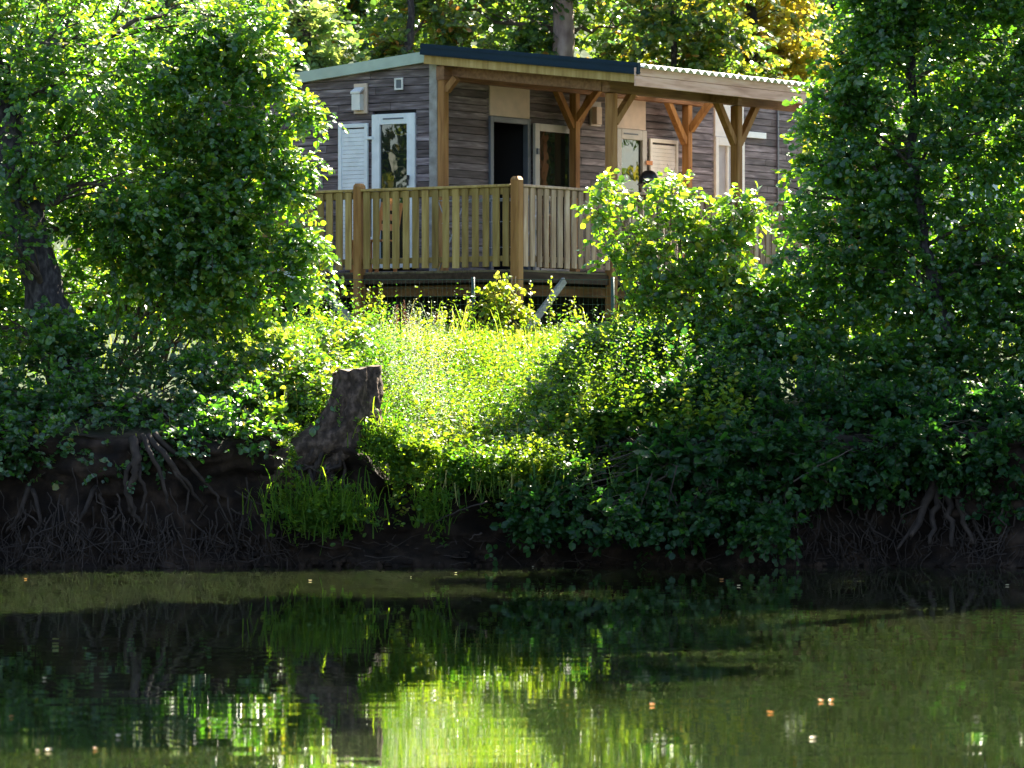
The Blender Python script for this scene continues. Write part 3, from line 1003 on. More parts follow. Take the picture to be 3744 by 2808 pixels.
# ------------------------------------------------------------------ wire fence in front of the deck
YFN = 51.6
fn = thing('wire_fence', 'low green wire mesh fence on thin posts in front of the dark under-deck', 'fence', (0, YFN, 2.4))
for px in (760, 1219, 1730, 2240):
    x = (px - 1872) / FPX * YFN
    MB().tube([(x, 0, -.1), (x, 0, .79)], .022, 8).build('fence_post', M['wire'], fn, True)
f = MB()
xa, xb = (700 - 1872) / FPX * YFN, (2400 - 1872) / FPX * YFN
for k in range(8):
    zz = .06 + k * .1
    f.bar((xa, -.022, zz), (xb, -.022, zz), .0035, .0035 if k < 7 else .006)
x = xa
while x < xb:
    f.bar((x, -.024, .02), (x, -.024, .765), .0025, .0025, (0, 1, 0))
    x += .055
f.build('wire_mesh', M['wire'], fn)

# ------------------------------------------------------------------ tree stump on the bank
sx, sy, sz = W(1305, 1700, 44.55)
st = thing('tree_stump', 'sawn dark tree stump jutting from the eroded bank left of the sunlit weeds', 'stump', (sx, sy, sz))
f_rings = []
nseg = 48
# (height, offset x, offset y, rx, ry)
sec = [(-.5, -.9, .45, .12, .2), (-.3, -.72, .34, .30, .3), (-.15, -.66, .24, .58, .36), (0., -.52, .16, .55, .38), (.15, -.36, .10, .52, .37), (.3, -.2, .06, .45, .34),
       (.45, -.09, .03, .335, .30), (.6, -.04, .01, .285, .27), (.75, -.01, 0, .245, .245), (.9, .0, 0, .222, .23), (1.0, -.01, 0, .212, .22)]
V, F = [], []
NR = 44
for i in range(NR):
    t = i / (NR - 1)
    q = [np.interp(t, np.linspace(0, 1, len(sec)), [s_[k] for s_ in sec]) for k in range(5)]
    for j in range(nseg):
        a = 2 * math.pi * j / nseg
        rr = 1 + .10 * math.sin(5 * a + 1 + q[0] * 2) + .05 * math.sin(11 * a + q[0]) + .2 * mnoise.fractal(Vector((math.cos(a) * 2, math.sin(a) * 2, q[0] * 2.6)), .6, 2.1, 7)
        zz = q[0]
        if i >= NR - 2:
            zz += .04 * math.cos(a) + .05 * mnoise.noise(Vector((math.cos(a) * 2, math.sin(a) * 2, 5)))
        V.append((q[1] + q[3] * rr * math.cos(a), q[2] + q[4] * rr * math.sin(a), zz))
for i in range(NR - 1):
    for j in range(nseg):
        j2 = (j + 1) % nseg
        F.append([i * nseg + j, i * nseg + j2, (i + 1) * nseg + j2, (i + 1) * nseg + j])
MB().add(V, F).build('trunk', M['stump_bark'], st, True)
top = V[(NR - 1) * nseg:]
cx_, cy_ = np.mean([p[0] for p in top]), np.mean([p[1] for p in top])
Vt, Ft = [], []
for rr in (1.0, .7, .4, .12):
    for p in top:
        Vt.append((cx_ + (p[0] - cx_) * rr * .995, cy_ + (p[1] - cy_) * rr * .995, p[2] * rr + (1 - rr) * (1.0) + .002 - .02 * (1 - rr) * mnoise.noise(Vector((p[0] * 9, p[1] * 9, rr)))))
for i in range(3):
    for j in range(nseg):
        j2 = (j + 1) % nseg
        Ft.append([i * nseg + j, i * nseg + j2, (i + 1) * nseg + j2, (i + 1) * nseg + j])
Ft.append([3 * nseg + j for j in range(nseg)])
MB().add(Vt, Ft).build('cut_face', M['stump_wood'], st)
MB().tube([(.12, -.12, .50), (.20, -.17, .555), (.225, -.185, .57)], [.05, .035, .02], 10).build('branch_stub', M['stump_wood'], st, True)
f = MB()
for k in range(9):
    a = random.uniform(-.9, .3)
    p0 = np.array((a * .5 - .1, -.22, random.uniform(-.1, .25)))
    f.tube(wiggle(p0, p0 + np.array((random.uniform(-.5, .15), random.uniform(-.15, .05), -random.uniform(.4, .8))), 8, .12), np.linspace(.03, .006, 8), 6)
f.build('root', M['root'], st, True)


# ------------------------------------------------------------------ trees and shrubs
def shrub(name, label, cat, base, blobs, n, leafm, size, stems=6, group=None, bark='twig', r0=.03, lean=None, grow=1.0, **kw):
    blobs = [(*b[:3], b[3] * grow, b[4], b[5] * grow, *b[6:]) for b in blobs]
    base = np.array(base, float)
    t = thing(name, label, cat, base, 0, group)
    o, P, d = foliage('foliage', blobs, n, M[leafm], t, size=size, **kw)
    o.location = -base
    f = MB()
    for bl in blobs:
        s = base + np.array([random.uniform(-.35, .35), random.uniform(-.2, .2), 0])
        limbs([bl], s, f, r0, 9)
    # sprig stalks
    ok = R.choice(len(P), min(len(P), 900), replace=False)
    for i in ok:
        f.tube([P[i] - d[i] * size * .8, P[i] + d[i] * size * 3.5], [.004, .0025], 3, cap=False)
    s_ = f.build('stems', M[bark], t, True)
    s_.location = -base
    return t


def tree(name, label, cat, path, rad, blobs, n, leafm, size, bark='bark', group=None, r0=.06, twigs=9, **kw):
    base = np.array(path[0], float)
    t = thing(name, label, cat, base, 0, group)
    f = MB()
    pp = [np.array(p, float) for p in path]
    fine = []
    for i in range(len(pp) - 1):
        for k in range(5):
            fine.append(pp[i] * (1 - k / 5) + pp[i + 1] * k / 5)
    fine.append(pp[-1])
    rr = np.interp(np.linspace(0, 1, len(fine)), np.linspace(0, 1, len(rad)), rad)
    f.tube([p + R.normal(0, .02, 3) for p in fine], rr * R.normal(1, .06, len(fine)), 14)
    s_ = f.build('trunk', M[bark], t, True)
    s_.location = -base
    o, P, d = foliage('crown', blobs, n, M[leafm], t, size=size, **kw)
    o.location = -base
    f = MB()

    def fork(bl):
        c = np.array(bl[:3])
        zt = c[2] - .3 * np.linalg.norm(c[:2] - pp[0][:2]) - .2
        k = min(range(len(fine)), key=lambda i: abs(fine[i][2] - zt))
        return fine[max(1, k)]
    limbs(blobs, fork, f, r0, twigs)
    ok = R.choice(len(P), min(len(P), 700), replace=False)
    for i in ok:
        f.tube([P[i] - d[i] * size * .8, P[i] + d[i] * size * 3.5], [.004, .0025], 3, cap=False)
    s_ = f.build('limbs', M['twig'], t, True)
    s_.location = -base
    return t


# left bank -------------------------------------------------
pth = [W(300, 1480, 46.2), W(190, 1150, 46.0), W(120, 880, 45.9), W(60, 640, 45.8), W(10, 380, 45.8), W(-70, 0, 45.9), W(-120, -500, 46.1), W(-100, -1000, 46.3)]
tree('leaning_alder', 'large alder with a thick mottled trunk leaning left over the left bank', 'tree', pth, [.30, .23, .2, .185, .17, .15, .1, .05],
     [Bl(120, 150, 46.8, 1.1, .9), Bl(480, 100, 46.6, 1.0, .85), Bl(330, 480, 46.6, .9, .75), Bl(60, 480, 47.3, .8, .8), Bl(800, 60, 46.7, .5, .5),
      Bl(100, -350, 46.5, 1.2, .9), Bl(-400, 100, 46.5, 1.3, 1.3), Bl(-300, 700, 46.2, 1.0, 1.1), Bl(350, 800, 46.5, .8, .6), Bl(40, 820, 47.2, .7, .7), Bl(250, 260, 45.5, .9, .6), Bl(90, 620, 45.4, .35, .3), Bl(60, 1120, 46.8, .7, .5), Bl(420, 660, 45.9, .6, .5), Bl(110, 560, 45.2, .4, .25), Bl(60, 900, 45.2, .35, .3), Bl(160, 1220, 45.4, .5, .3), Bl(-20, 1180, 46.6, .5, .5), Bl(250, 1000, 46.9, .5, .4)],
     7600, 'alder_leaf', .06, r0=.05, tint=(.1, .7))
shrub('hazel_shrub', 'tall glossy-leaved shrub arching right over the lawn beside the left end of the cabin', 'shrub', W(480, 1420, 47.0),
      [Bl(895, 130, 46.9, .33, .5, .6), Bl(775, 330, 46.6, .5, .5), Bl(895, 420, 46.5, .34, .34), Bl(975, 480, 46.5, .25, .14), Bl(815, 620, 46.5, .55, .45), Bl(945, 640, 46.5, .33, .25), Bl(650, 640, 46.5, .6, .5),
       Bl(925, 800, 46.4, .36, .27), Bl(760, 850, 46.3, .6, .42), Bl(995, 900, 46.4, .2, .14), Bl(520, 880, 46.4, .6, .4), Bl(875, 990, 46.3, .42, .25), Bl(700, 1020, 46.3, .45, .26), Bl(895, 1090, 46.3, .25, .16),
       Bl(780, 1130, 46.2, .3, .16), Bl(1105, 590, 46.5, .12, .05, None, 6), Bl(1120, 400, 46.5, .10, .05, None, 6), Bl(1105, 880, 46.3, .14, .06, None, 6), Bl(1065, 700, 46.4, .14, .06, None, 4), Bl(1015, 300, 46.6, .14, .08, None, 4), Bl(1085, 1020, 46.3, .14, .08, None, 4)],
      4600, 'hazel_leaf', .062, grow=1.0, r0=.02, tint=(.2, .85))
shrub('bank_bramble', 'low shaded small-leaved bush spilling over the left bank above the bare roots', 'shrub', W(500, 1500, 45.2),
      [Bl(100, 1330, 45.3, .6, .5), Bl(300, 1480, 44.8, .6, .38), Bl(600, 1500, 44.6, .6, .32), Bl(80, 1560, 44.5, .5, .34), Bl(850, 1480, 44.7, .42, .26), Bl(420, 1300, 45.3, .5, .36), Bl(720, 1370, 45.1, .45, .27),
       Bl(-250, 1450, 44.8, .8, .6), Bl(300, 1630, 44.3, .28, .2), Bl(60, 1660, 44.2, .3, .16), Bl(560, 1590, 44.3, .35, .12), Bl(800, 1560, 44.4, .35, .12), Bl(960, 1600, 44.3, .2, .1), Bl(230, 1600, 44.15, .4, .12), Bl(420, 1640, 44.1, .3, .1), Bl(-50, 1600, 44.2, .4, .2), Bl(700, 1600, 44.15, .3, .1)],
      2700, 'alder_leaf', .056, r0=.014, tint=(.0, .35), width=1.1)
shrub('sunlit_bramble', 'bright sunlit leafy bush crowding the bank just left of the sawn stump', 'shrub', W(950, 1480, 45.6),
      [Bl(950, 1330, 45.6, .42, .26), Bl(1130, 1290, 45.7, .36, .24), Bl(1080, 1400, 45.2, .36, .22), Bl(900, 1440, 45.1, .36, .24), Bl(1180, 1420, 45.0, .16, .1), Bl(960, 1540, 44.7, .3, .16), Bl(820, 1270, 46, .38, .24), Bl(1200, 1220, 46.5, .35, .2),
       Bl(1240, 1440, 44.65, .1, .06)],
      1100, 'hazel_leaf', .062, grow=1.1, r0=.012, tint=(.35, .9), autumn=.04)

# right bank ------------------------------------------------
shrub('sunlit_alder_sapling', 'bright lime-leaved alder sapling poking up in front of the railing right of the corner post', 'sapling', W(2480, 1350, 47.0),
      [Bl(2465, 720, 47.2, .1, .2, None, 2), Bl(2265, 740, 47.2, .08, .18), Bl(2240, 830, 47.2, .16, .1), Bl(2430, 880, 47.1, .32, .24), Bl(2620, 860, 47.2, .26, .2), Bl(2730, 780, 47.3, .16, .16), Bl(2300, 960, 47.1, .2, .2),
       Bl(2560, 1030, 47.0, .5, .33), Bl(2330, 1140, 47.0, .3, .26), Bl(2760, 960, 47.1, .36, .3), Bl(2190, 770, 47.2, .08, .04), Bl(2455, 680, 47.2, .05, .09, None, 5), Bl(2235, 700, 47.2, .05, .1, None, 5), Bl(2560, 800, 47.2, .12, .08, None, 3), Bl(2690, 740, 47.2, .1, .08, None, 3), Bl(2250, 1230, 46.8, .24, .18), Bl(2400, 1260, 46.8, .4, .25), Bl(2680, 1190, 46.9, .4, .25)],
      1400, 'hazel_leaf', .07, r0=.010, tint=(.4, .9))
pth = [W(3500, 1500, 46.4), W(3460, 1200, 46.4), W(3390, 950, 46.4), W(3350, 700, 46.4), W(3330, 300, 46.5), W(3350, -200, 46.6), W(3370, -800, 46.7)]
tree('tall_alder', 'tall multi-branched alder filling the upper right corner beyond the cabin canopy', 'tree', pth, [.09, .07, .06, .055, .05, .04, .02],
     [Bl(3180, 120, 46.7, .42, .6), Bl(3420, 150, 46.5, .9, .8), Bl(3680, 300, 46.5, .8, .8), Bl(3090, 420, 46.7, .3, .3), Bl(3120, 560, 46.5, .5, .35), Bl(3400, 540, 46.4, .7, .5), Bl(3010, 640, 46.6, .22, .22), Bl(3150, 780, 46.5, .5, .3),
      Bl(3700, 600, 46.8, .3, .15), Bl(3000, 880, 46.4, .5, .36), Bl(3350, 860, 46.7, .6, .2), Bl(3400, -300, 46.5, 1.3, .9), Bl(3750, -350, 46.7, 1.2, .9), Bl(3250, -150, 46.7, .45, .6), Bl(2960, 330, 46.8, .07, .04, None, 2), Bl(2950, 470, 46.8, .07, .05, None, 2), Bl(2930, 590, 46.7, .08, .05, None, 2), Bl(2910, 690, 46.7, .1, .05, None, 2),
      Bl(4150, 300, 46.4, 1.0, 1.0), Bl(3850, -850, 46.7, 1.2, .8, .8, .6), Bl(3600, 480, 46.2, .6, .4), Bl(3160, 330, 46.8, .36, .4), Bl(3100, 560, 46.8, .3, .3), Bl(3250, 680, 46.6, .6, .4), Bl(3120, 940, 46.6, .5, .35), Bl(2930, 810, 46.8, .26, .2), Bl(3350, 1010, 46.5, .6, .35), Bl(3650, 930, 46.6, .6, .4), Bl(3230, 480, 46.7, .5, .4), Bl(3720, 120, 46.6, .6, .6), Bl(3450, 780, 46.4, .4, .22), Bl(3640, 800, 46.4, .4, .16), Bl(3250, 880, 46.5, .4, .2), Bl(3050, 1010, 46.6, .4, .2), Bl(3250, -50, 46.7, .7, .5), Bl(3020, 320, 46.8, .16, .12, None, 2), Bl(2985, 430, 46.8, .14, .12, None, 2), Bl(3040, 230, 46.8, .16, .12, None, 2)],
     10000, 'alder_leaf', .062, r0=.025, tint=(.1, .65))
shrub('alder_thicket', 'dense shaded alder thicket with thin bare stems on the right bank below the caravan', 'shrub', W(3350, 1500, 46.6),
      [Bl(2900, 1120, 46.8, .6, .4), Bl(3250, 1080, 47.2, .7, .3), Bl(3600, 1050, 46.8, .65, .42), Bl(2700, 1250, 46.5, .55, .35), Bl(3100, 1300, 46.2, .7, .36), Bl(3500, 1320, 46.2, .7, .4), Bl(3850, 1200, 46.3, .8, .7), Bl(3780, 850, 47, .5, .5)],
      5400, 'alder_leaf', .062, r0=.018, tint=(.05, .55))
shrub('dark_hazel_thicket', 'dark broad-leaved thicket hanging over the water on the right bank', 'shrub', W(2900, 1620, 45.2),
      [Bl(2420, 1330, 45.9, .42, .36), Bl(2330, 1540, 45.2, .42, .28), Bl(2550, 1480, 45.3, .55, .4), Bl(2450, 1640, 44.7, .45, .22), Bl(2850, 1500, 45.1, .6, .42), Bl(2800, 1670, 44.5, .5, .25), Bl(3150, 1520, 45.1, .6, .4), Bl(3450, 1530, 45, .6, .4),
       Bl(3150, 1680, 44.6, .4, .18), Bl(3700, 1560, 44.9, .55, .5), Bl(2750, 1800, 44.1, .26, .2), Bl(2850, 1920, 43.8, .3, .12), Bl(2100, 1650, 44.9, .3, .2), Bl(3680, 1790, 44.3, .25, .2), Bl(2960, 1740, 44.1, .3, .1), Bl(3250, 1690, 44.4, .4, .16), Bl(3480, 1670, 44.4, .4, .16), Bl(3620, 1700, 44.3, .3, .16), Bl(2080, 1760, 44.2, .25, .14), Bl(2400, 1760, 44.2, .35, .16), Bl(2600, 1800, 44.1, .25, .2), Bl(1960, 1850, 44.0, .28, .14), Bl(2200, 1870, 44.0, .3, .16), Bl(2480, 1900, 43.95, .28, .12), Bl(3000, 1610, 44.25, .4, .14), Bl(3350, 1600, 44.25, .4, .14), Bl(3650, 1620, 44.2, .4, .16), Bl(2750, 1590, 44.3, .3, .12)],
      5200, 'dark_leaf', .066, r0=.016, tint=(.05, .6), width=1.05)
shrub('slope_shrub', 'bright yellow-green loose shrub on the slope in front of the dark right thicket', 'shrub', W(2080, 1500, 46.2),
      [Bl(2080, 1380, 46.3, .33, .24), Bl(2190, 1270, 46.6, .3, .22), Bl(1960, 1460, 45.9, .26, .16), Bl(2150, 1500, 45.7, .3, .2), Bl(1850, 1560, 45.3, .25, .12), Bl(2030, 1590, 45.1, .3, .16)], 620, 'hazel_leaf', .058, r0=.008, tint=(.3, .95))
shrub('broad_leaf_seedling', 'small dark plant with broad leaves at the foot of the right thicket by the water', 'plant', W(2480, 1750, 44.6),
      [Bl(2480, 1690, 44.5, .32, .1), Bl(2700, 1640, 44.4, .25, .08)], 70, 'dark_leaf', .12, r0=.008, tint=(.1, .5))

# weeds on the slope ----------------------------------------
def scatter(n, x0, x1, a0, a1, dens=None):
    x = R.uniform(x0, x1, n)
    a = R.uniform(a0, a1, n)
    if dens is not None:
        k = R.random(n) < dens(x, a)
        x, a = x[k], a[k]
    y = shore(x) + a
    z = np.array([ground_z(float(p), float(q)) for p, q in zip(x, y)])
    return np.stack([x, y, z], 1)


def herbs(name, P, hmin, hmax, size, per, material, width=.7, tint=(.2, .9), lean=.25, up=.6, jit=.5):
    N = len(P)
    h = R.uniform(hmin, hmax, N) * np.array([1 + .75 * mnoise.noise(Vector((float(p[0]) * 2.2, float(p[1]) * 1.3, 1.5))) for p in P]) * (1 - .55 * sstep(48.3, 49.8, P[:, 1]))
    ax = unit(np.stack([R.normal(0, lean, N), R.normal(-.05, lean, N), np.ones(N)], 1))
    pos, dv, nr, sz, ti = [], [], [], [], []
    base_t = np.clip(R.uniform(*tint, N) + np.array([.45 * mnoise.noise(Vector((float(p[0]) * 1.7 + 9, float(p[1]) * .9, 4))) for p in P]), 0, 1)
    for j in range(per):
        f_ = (j + .6) / per
        az = R.uniform(0, 2 * math.pi, N)
        o = np.stack([np.cos(az), np.sin(az), R.normal(.1, .3, N)], 1)
        pos.append(P + ax * (h * f_)[:, None] + o * .01)
        dv.append(unit(o + ax * .3))
        nr.append(unit(np.array([0, 0, up]) + R.normal(0, jit, (N, 3))))
        sz.append(size * R.uniform(.55, 1.35, N) * (1.15 - .5 * f_))
        ti.append(np.clip(base_t + R.normal(0, .1, N), 0, 1))
    return leaves(np.concatenate(pos), np.concatenate(dv), np.concatenate(nr), np.concatenate(sz), np.concatenate(ti), width)


def blades(P, hmin, hmax, wd, lean=.5, tint=(.1, .8), fwd=None):
    N = len(P)
    h = R.uniform(hmin, hmax, N)
    az = R.uniform(0, 2 * math.pi, N)
    o = np.stack([np.cos(az), np.sin(az), np.zeros(N)], 1)
    if fwd is not None:
        o = unit(o * .6 + np.array(fwd))
    s = np.stack([-o[:, 1], o[:, 0], np.zeros(N)], 1) * wd
    L = (R.uniform(.15, 1, N) * lean * h)[:, None]
    up = np.array([0, 0, 1.0])
    m1 = P + up * (h * .5)[:, None] + o * L * .28
    m2 = P + up * (h * .85)[:, None] + o * L * .75
    tp = P + up * (h * .92)[:, None] + o * L * 1.35
    V = np.stack([P - s, P + s, m1 - s * .8, m1 + s * .8, m2 - s * .5, m2 + s * .5, tp], 1)
    b0 = np.arange(N)[:, None] * 7
    Q = np.concatenate([b0 + np.array([[0, 1, 3, 2]]), b0 + np.array([[2, 3, 5, 4]])])
    T = b0 + np.array([[4, 5, 6]])
    return V.reshape(-1, 3), [Q, T], np.repeat(np.clip(R.uniform(*tint, N), 0, 1), 7)


# lawn and slope grass
P = scatter(52000, -7, 7, .35, 9.5, lambda x, a: np.where((x > -3.6) & (x < 1.8), 1, .25) * np.where(a > 4, .8, .16))
V, F, T = blades(P, .05, .2, .006, .6, (.2, .85))
tag(np_mesh('grass', V, F, M['grass'], None, T), 'sunlit yellow-green grass of the lawn and bank top below the deck', 'grass', kind='stuff')
P = scatter(26000, -14, 14, 9.5, 30)
V, F, T = blades(P, .06, .2, .012, .5, (.2, .8))
tag(np_mesh('lawn', V, F, M['grass'], None, T), 'grass growing round and behind the cabin', 'grass', kind='stuff')
P = scatter(15000, -3.4, 2.4, .3, 6.6, lambda x, a: np.clip(.42 + .75 * np.sin(x * 3 + a * 2.1) * np.sin(a * 2.7 - x) + .3 * np.sin(x * 9.1 + 2) * np.sin(a * 7.3), .04, 1) * np.where((x < -1.1) & (a < .9), .1, 1))
V, F, T = herbs('weeds', P, .08, .38, .06, 9, M['weed_leaf'], .75, (.1, .85))
tag(np_mesh('weeds', V, [F], M['weed_leaf'], None, T), 'mixed low leafy weeds covering the sunlit slope below the lawn', 'weeds', kind='stuff')
P = scatter(2200, -1.0, 2.4, .2, 3.6, lambda x, a: np.clip(.5 + sstep(.2, 1.3, x), 0, 1))
V, F, T = herbs('nettles', P, .2, .55, .085, 9, M['weed_leaf'], .7, (.1, .8))
tag(np_mesh('nettles', V, [F], M['weed_leaf'], None, T), 'taller broad-leaved weeds on the lower slope right of the stump', 'weeds', kind='stuff')
P0 = scatter(105, -2.4, 1.9, .4, 4.2)
P = np.concatenate([p + R.normal(0, 1, (26, 3)) * np.array([.16, .16, 0]) for p in P0])
P[:, 2] = [ground_z(float(p[0]), float(p[1])) for p in P]
V, F, T = herbs('tall', P, .35, .95, .055, 18, None, .55, (.0, .45), .16, .4, .7)  # low tint range paints shadow patches into the leaf colour
tag(np_mesh('tall_weeds', V, [F], M['weed_leaf'], None, T), 'uneven taller weeds standing in patches on the sunlit slope', 'weeds', kind='stuff')
P = scatter(1500, -2.6, 1.8, .4, 6.5, lambda x, a: np.clip(np.sin(x * 2.3 + a * 1.7) * .8 + .1, .03, 1))
V, F, T = blades(P, .25, .65, .005, .8, (.3, 1))
tag(np_mesh('tall_grass', V, F, M['grass'], None, T), 'wispy tall grass stalks leaning over the weeds on the slope', 'grass', kind='stuff')
# long arching grass low on the slope
P = scatter(420, -.9, 1.6, .2, 3.2, lambda x, a: np.exp(-((x - .35) / .55) ** 2))
V, F, T = blades(P, .2, .5, .007, 1.1, (.2, .95), (-.1, -.7, 0))
tag(np_mesh('arching_grass', V, F, M['grass'], None, T), 'long arching grass blades drooping over the bank right of the stump', 'grass', kind='stuff')
# grey-white feathery seed heads
P = scatter(5200, -2.6, .6, .5, 5.8, lambda x, a: np.exp(-((x + 1.05 + .1 * (a - 3)) / .32) ** 2) * np.exp(-((a - 3.2) / 1.9) ** 2))
V, F, T = herbs('feathery', P, .35, .8, .022, 28, M['seed_fluff'], .6, (.1, .9), .12, .3, .8)
tag(np_mesh('feathery_weeds', V, [F], M['seed_fluff'], None, T), 'greyish white feathery seed heads in a drift above the stump', 'weeds', kind='stuff')

# grass and trailing clumps on the bank face
def tuft(name, label, px, py, d, n, spread, h, lean, tint=(0, .5), leafy=0, cat='grass tuft', mt='grass', hang=False):
    c = W(px, py, d)
    P = c + R.normal(0, 1, (n, 3)) * np.array(spread)
    V, F, T = blades(P, h * .5, h, .007, lean, tint, (0, -.6, 0))
    if hang:
        V[:, 2] = 2 * np.repeat(P[:, 2], 7) - V[:, 2]
    t = thing(name, label, cat, c)
    np_mesh('blades', V, F, M['grass'], t, T, off=c)
    if leafy:
        P = c + R.normal(0, 1, (leafy, 3)) * np.array(spread)
        V, F, T = herbs('l', P, .04, .2, .055, 7, None, .75, (0, .5))
        np_mesh('leaves', V, [F], M['weed_leaf'], t, T, off=c)
    return t


tuft('grass_clump', 'shaded green clump of grass and leaves on the bank below the stump', 1180, 1890, 44.0, 500, (.28, .1, .12), .32, .9, (0, .5), 240)
tuft('small_grass_clump', 'little leafy grass clump on bare soil right of the shaded clump', 1580, 1880, 44.05, 120, (.1, .05, .12), .25, .9, (0, .4), 60)
tuft('hanging_grass', 'curtain of dry and green grass hanging down the bank below the sunlit slope', 1880, 1720, 44.2, 150, (.42, .08, .1), .34, .6, (0, 1), 420, hang=True)
tuft('stump_weed', 'leafy green weed growing against the right foot of the sawn stump', 1400, 1640, 44.25, 90, (.13, .06, .12), .3, .9, (0, .6), 170, cat='weed')
iv = thing('ivy_strand', 'narrow green strand of ivy hanging down the soil left of the stump', 'ivy', W(1065, 1800, 44.0))
ba = np.array(iv.location)
P = np.array([W(1060 + 18 * math.sin(k * .21) + random.uniform(-16, 16), 1560 + k * 3.1, 43.95) for k in range(85)])
V, F, T = herbs('ivy', P, .01, .06, .05, 4, None, .8, (.0, .55))
np_mesh('leaves', V, [F], M['weed_leaf'], iv, T, off=ba)
f = MB().tube([W(1060 + 18 * math.sin(k * 2.1), 1550 + k * 30, 44.0) - ba for k in range(10)], .006, 5)
f.build('stem', M['twig'], iv, True)

# vine climbing on the corner post and sprigs beside it
vn = thing('climbing_vine', 'lime green climbing vine bunched at the foot of the deck corner post', 'vine', W(1840, 1180, 51.4))
ba = np.array(vn.location)
bl = [Bl(1850, 1060, 51.4, .11, .2, .08), Bl(1815, 1110, 51.4, .09, .14, .08), Bl(1885, 1110, 51.4, .08, .17, .08), Bl(1835, 1015, 51.4, .07, .08, .06), Bl(1850, 1160, 51.4, .14, .08, .08)]
o, P, d = foliage('foliage', bl, 120, M['weed_leaf'], vn, size=.066, per=5, tint=(.4, .95), up=.1, jit=.7, droop=.5)
o.location = -ba
f = MB()
for k in range(6):
    f.tube(wiggle(W(1820 + k * 12, 1190, 51.4) - ba, W(1815 + k * 14, 1010, 51.4) - ba, 6, .05), .005, 5)
f.build('stem', M['twig'], vn, True)


def sprig_plant(name, label, px, py0, py1, d, n, size, material, cat='plant', spread=.03, width=.6, tint=(.3, .9)):
    c, tp = W(px, py0, d), W(px + random.uniform(-8, 8), py1, d)
    t = thing(name, label, cat, c)
    MB().tube([p - c for p in wiggle(c, tp, 6, .04)], [.006, .006, .005, .004, .003, .002], 5).build('stem', M['twig'], t, True)
    k = np.linspace(0, 1, n)[:, None]
    P = c + (tp - c) * k + R.normal(0, spread, (n, 3)) * (1.1 - k)
    V, F, T = leaves(P, unit(R.normal(0, 1, (n, 3)) + np.array([0, 0, .3])), unit(R.normal(0, .6, (n, 3)) + np.array([0, 0, .5])), size * R.uniform(.6, 1.2, n) * (1.2 - .6 * k[:, 0]), R.uniform(*tint, n), width)
    np_mesh('leaves', V, [F], M[material], t, T, off=c)
    return t


sprig_plant('tall_weed', 'upright leafy weed standing against the dark under-deck left of the vine', 1395, 1170, 1035, 51, 60, .06, 'weed_leaf')
sprig_plant('tall_weed', 'shorter upright weed with a bushy base beside the taller one', 1345, 1170, 1050, 51, 50, .055, 'weed_leaf')
sprig_plant('vine_shoot', 'thin yellow-green vine shoot climbing the mesh right of the diagonal plank', 2010, 1180, 1010, 51.2, 26, .07, 'weed_leaf')
sprig_plant('vine_shoot', 'thin vine shoot with few leaves climbing just left of the second fence post', 1712, 1160, 1065, 51.3, 14, .06, 'weed_leaf')
sprig_plant('vine_shoot', 'yellow-green shoot between the vine bunch and the diagonal plank', 1945, 1180, 1030, 51.3, 24, .065, 'weed_leaf')
sprig_plant('vine_shoot', 'small leafy shoot in the dark gap at the foot of the right shrubs', 2095, 1180, 1085, 51.2, 22, .06, 'weed_leaf')
sprig_plant('dock_seed_head', 'taller reddish-brown dock seed head at the lawn edge', 1480, 1180, 1098, 50.8, 130, .022, 'dock_seed', 'dock plant', .012)
sprig_plant('dock_seed_head', 'shorter reddish-brown dock seed head left of the taller one', 1450, 1185, 1115, 50.8, 110, .022, 'dock_seed', 'dock plant', .014)
sprig_plant('dock_seed_head', 'small brown dock seed head halfway along the lawn edge', 1595, 1190, 1135, 50.8, 60, .02, 'dock_seed', 'dock plant', .01)
for px, py, lab in ((1525, 1130, 'pale broad-leaved weed right of the dock seed heads'), (1620, 1140, 'bright broad-leaved weed left of the second fence post'),
                    (1700, 1140, 'small curled weed at the foot of the second fence post')):
    sprig_plant('broad_weed', lab, px, 1190, py, 51, 22, .08, 'weed_leaf', spread=.05)

# ------------------------------------------------------------------ roots, sticks and twigs on the bank
def root_thing(name, label, cat, paths, m='root', n=7):
    c = np.array(paths[0][0][0])
    t = thing(name, label, cat, c)
    return t, c


rt = thing('exposed_roots', 'thick pale exposed tree roots looping down the shaded left bank', 'roots', W(480, 1700, 44.0))
ba = np.array(rt.location)
RP = [([(490, 1600), (505, 1680), (500, 1740), (470, 1800), (500, 1880), (540, 1930)], .05), ([(520, 1590), (560, 1660), (600, 1760), (625, 1860)], .032), ([(540, 1590), (620, 1680), (680, 1760), (740, 1850)], .038),
      ([(560, 1585), (680, 1690), (780, 1800), (800, 1830)], .03), ([(505, 1640), (515, 1740), (540, 1800), (520, 1870)], .03), ([(500, 1660), (470, 1720), (465, 1800), (490, 1880)], .035), ([(600, 1650), (650, 1740), (690, 1790), (680, 1880)], .022),
      ([(350, 1780), (320, 1860), (280, 1950)], .03), ([(360, 1790), (390, 1880), (400, 1960)], .025), ([(100, 1780), (70, 1880), (20, 1950)], .03), ([(110, 1790), (160, 1900), (120, 1980)], .025)]
for pts, r0 in RP:
    q = []
    for i, (a, c) in enumerate(pts):
        p = W(a, c, 44.0)
        p[1] = float(shore(p[0])) + .20 - (.06 if 0 < i else -.1) - .08 * max(0, (1700 - c) / 150) * 0
        q.append(p - ba)
    fine = []
    for i in range(len(q) - 1):
        for k in range(4):
            fine.append(q[i] * (1 - k / 4) + q[i + 1] * k / 4 + R.normal(0, .008, 3))
    fine.append(q[-1])
    MB().tube(fine, np.linspace(r0, r0 * .45, len(fine)), 8).build('root', M['root'], rt, True)
f = MB()
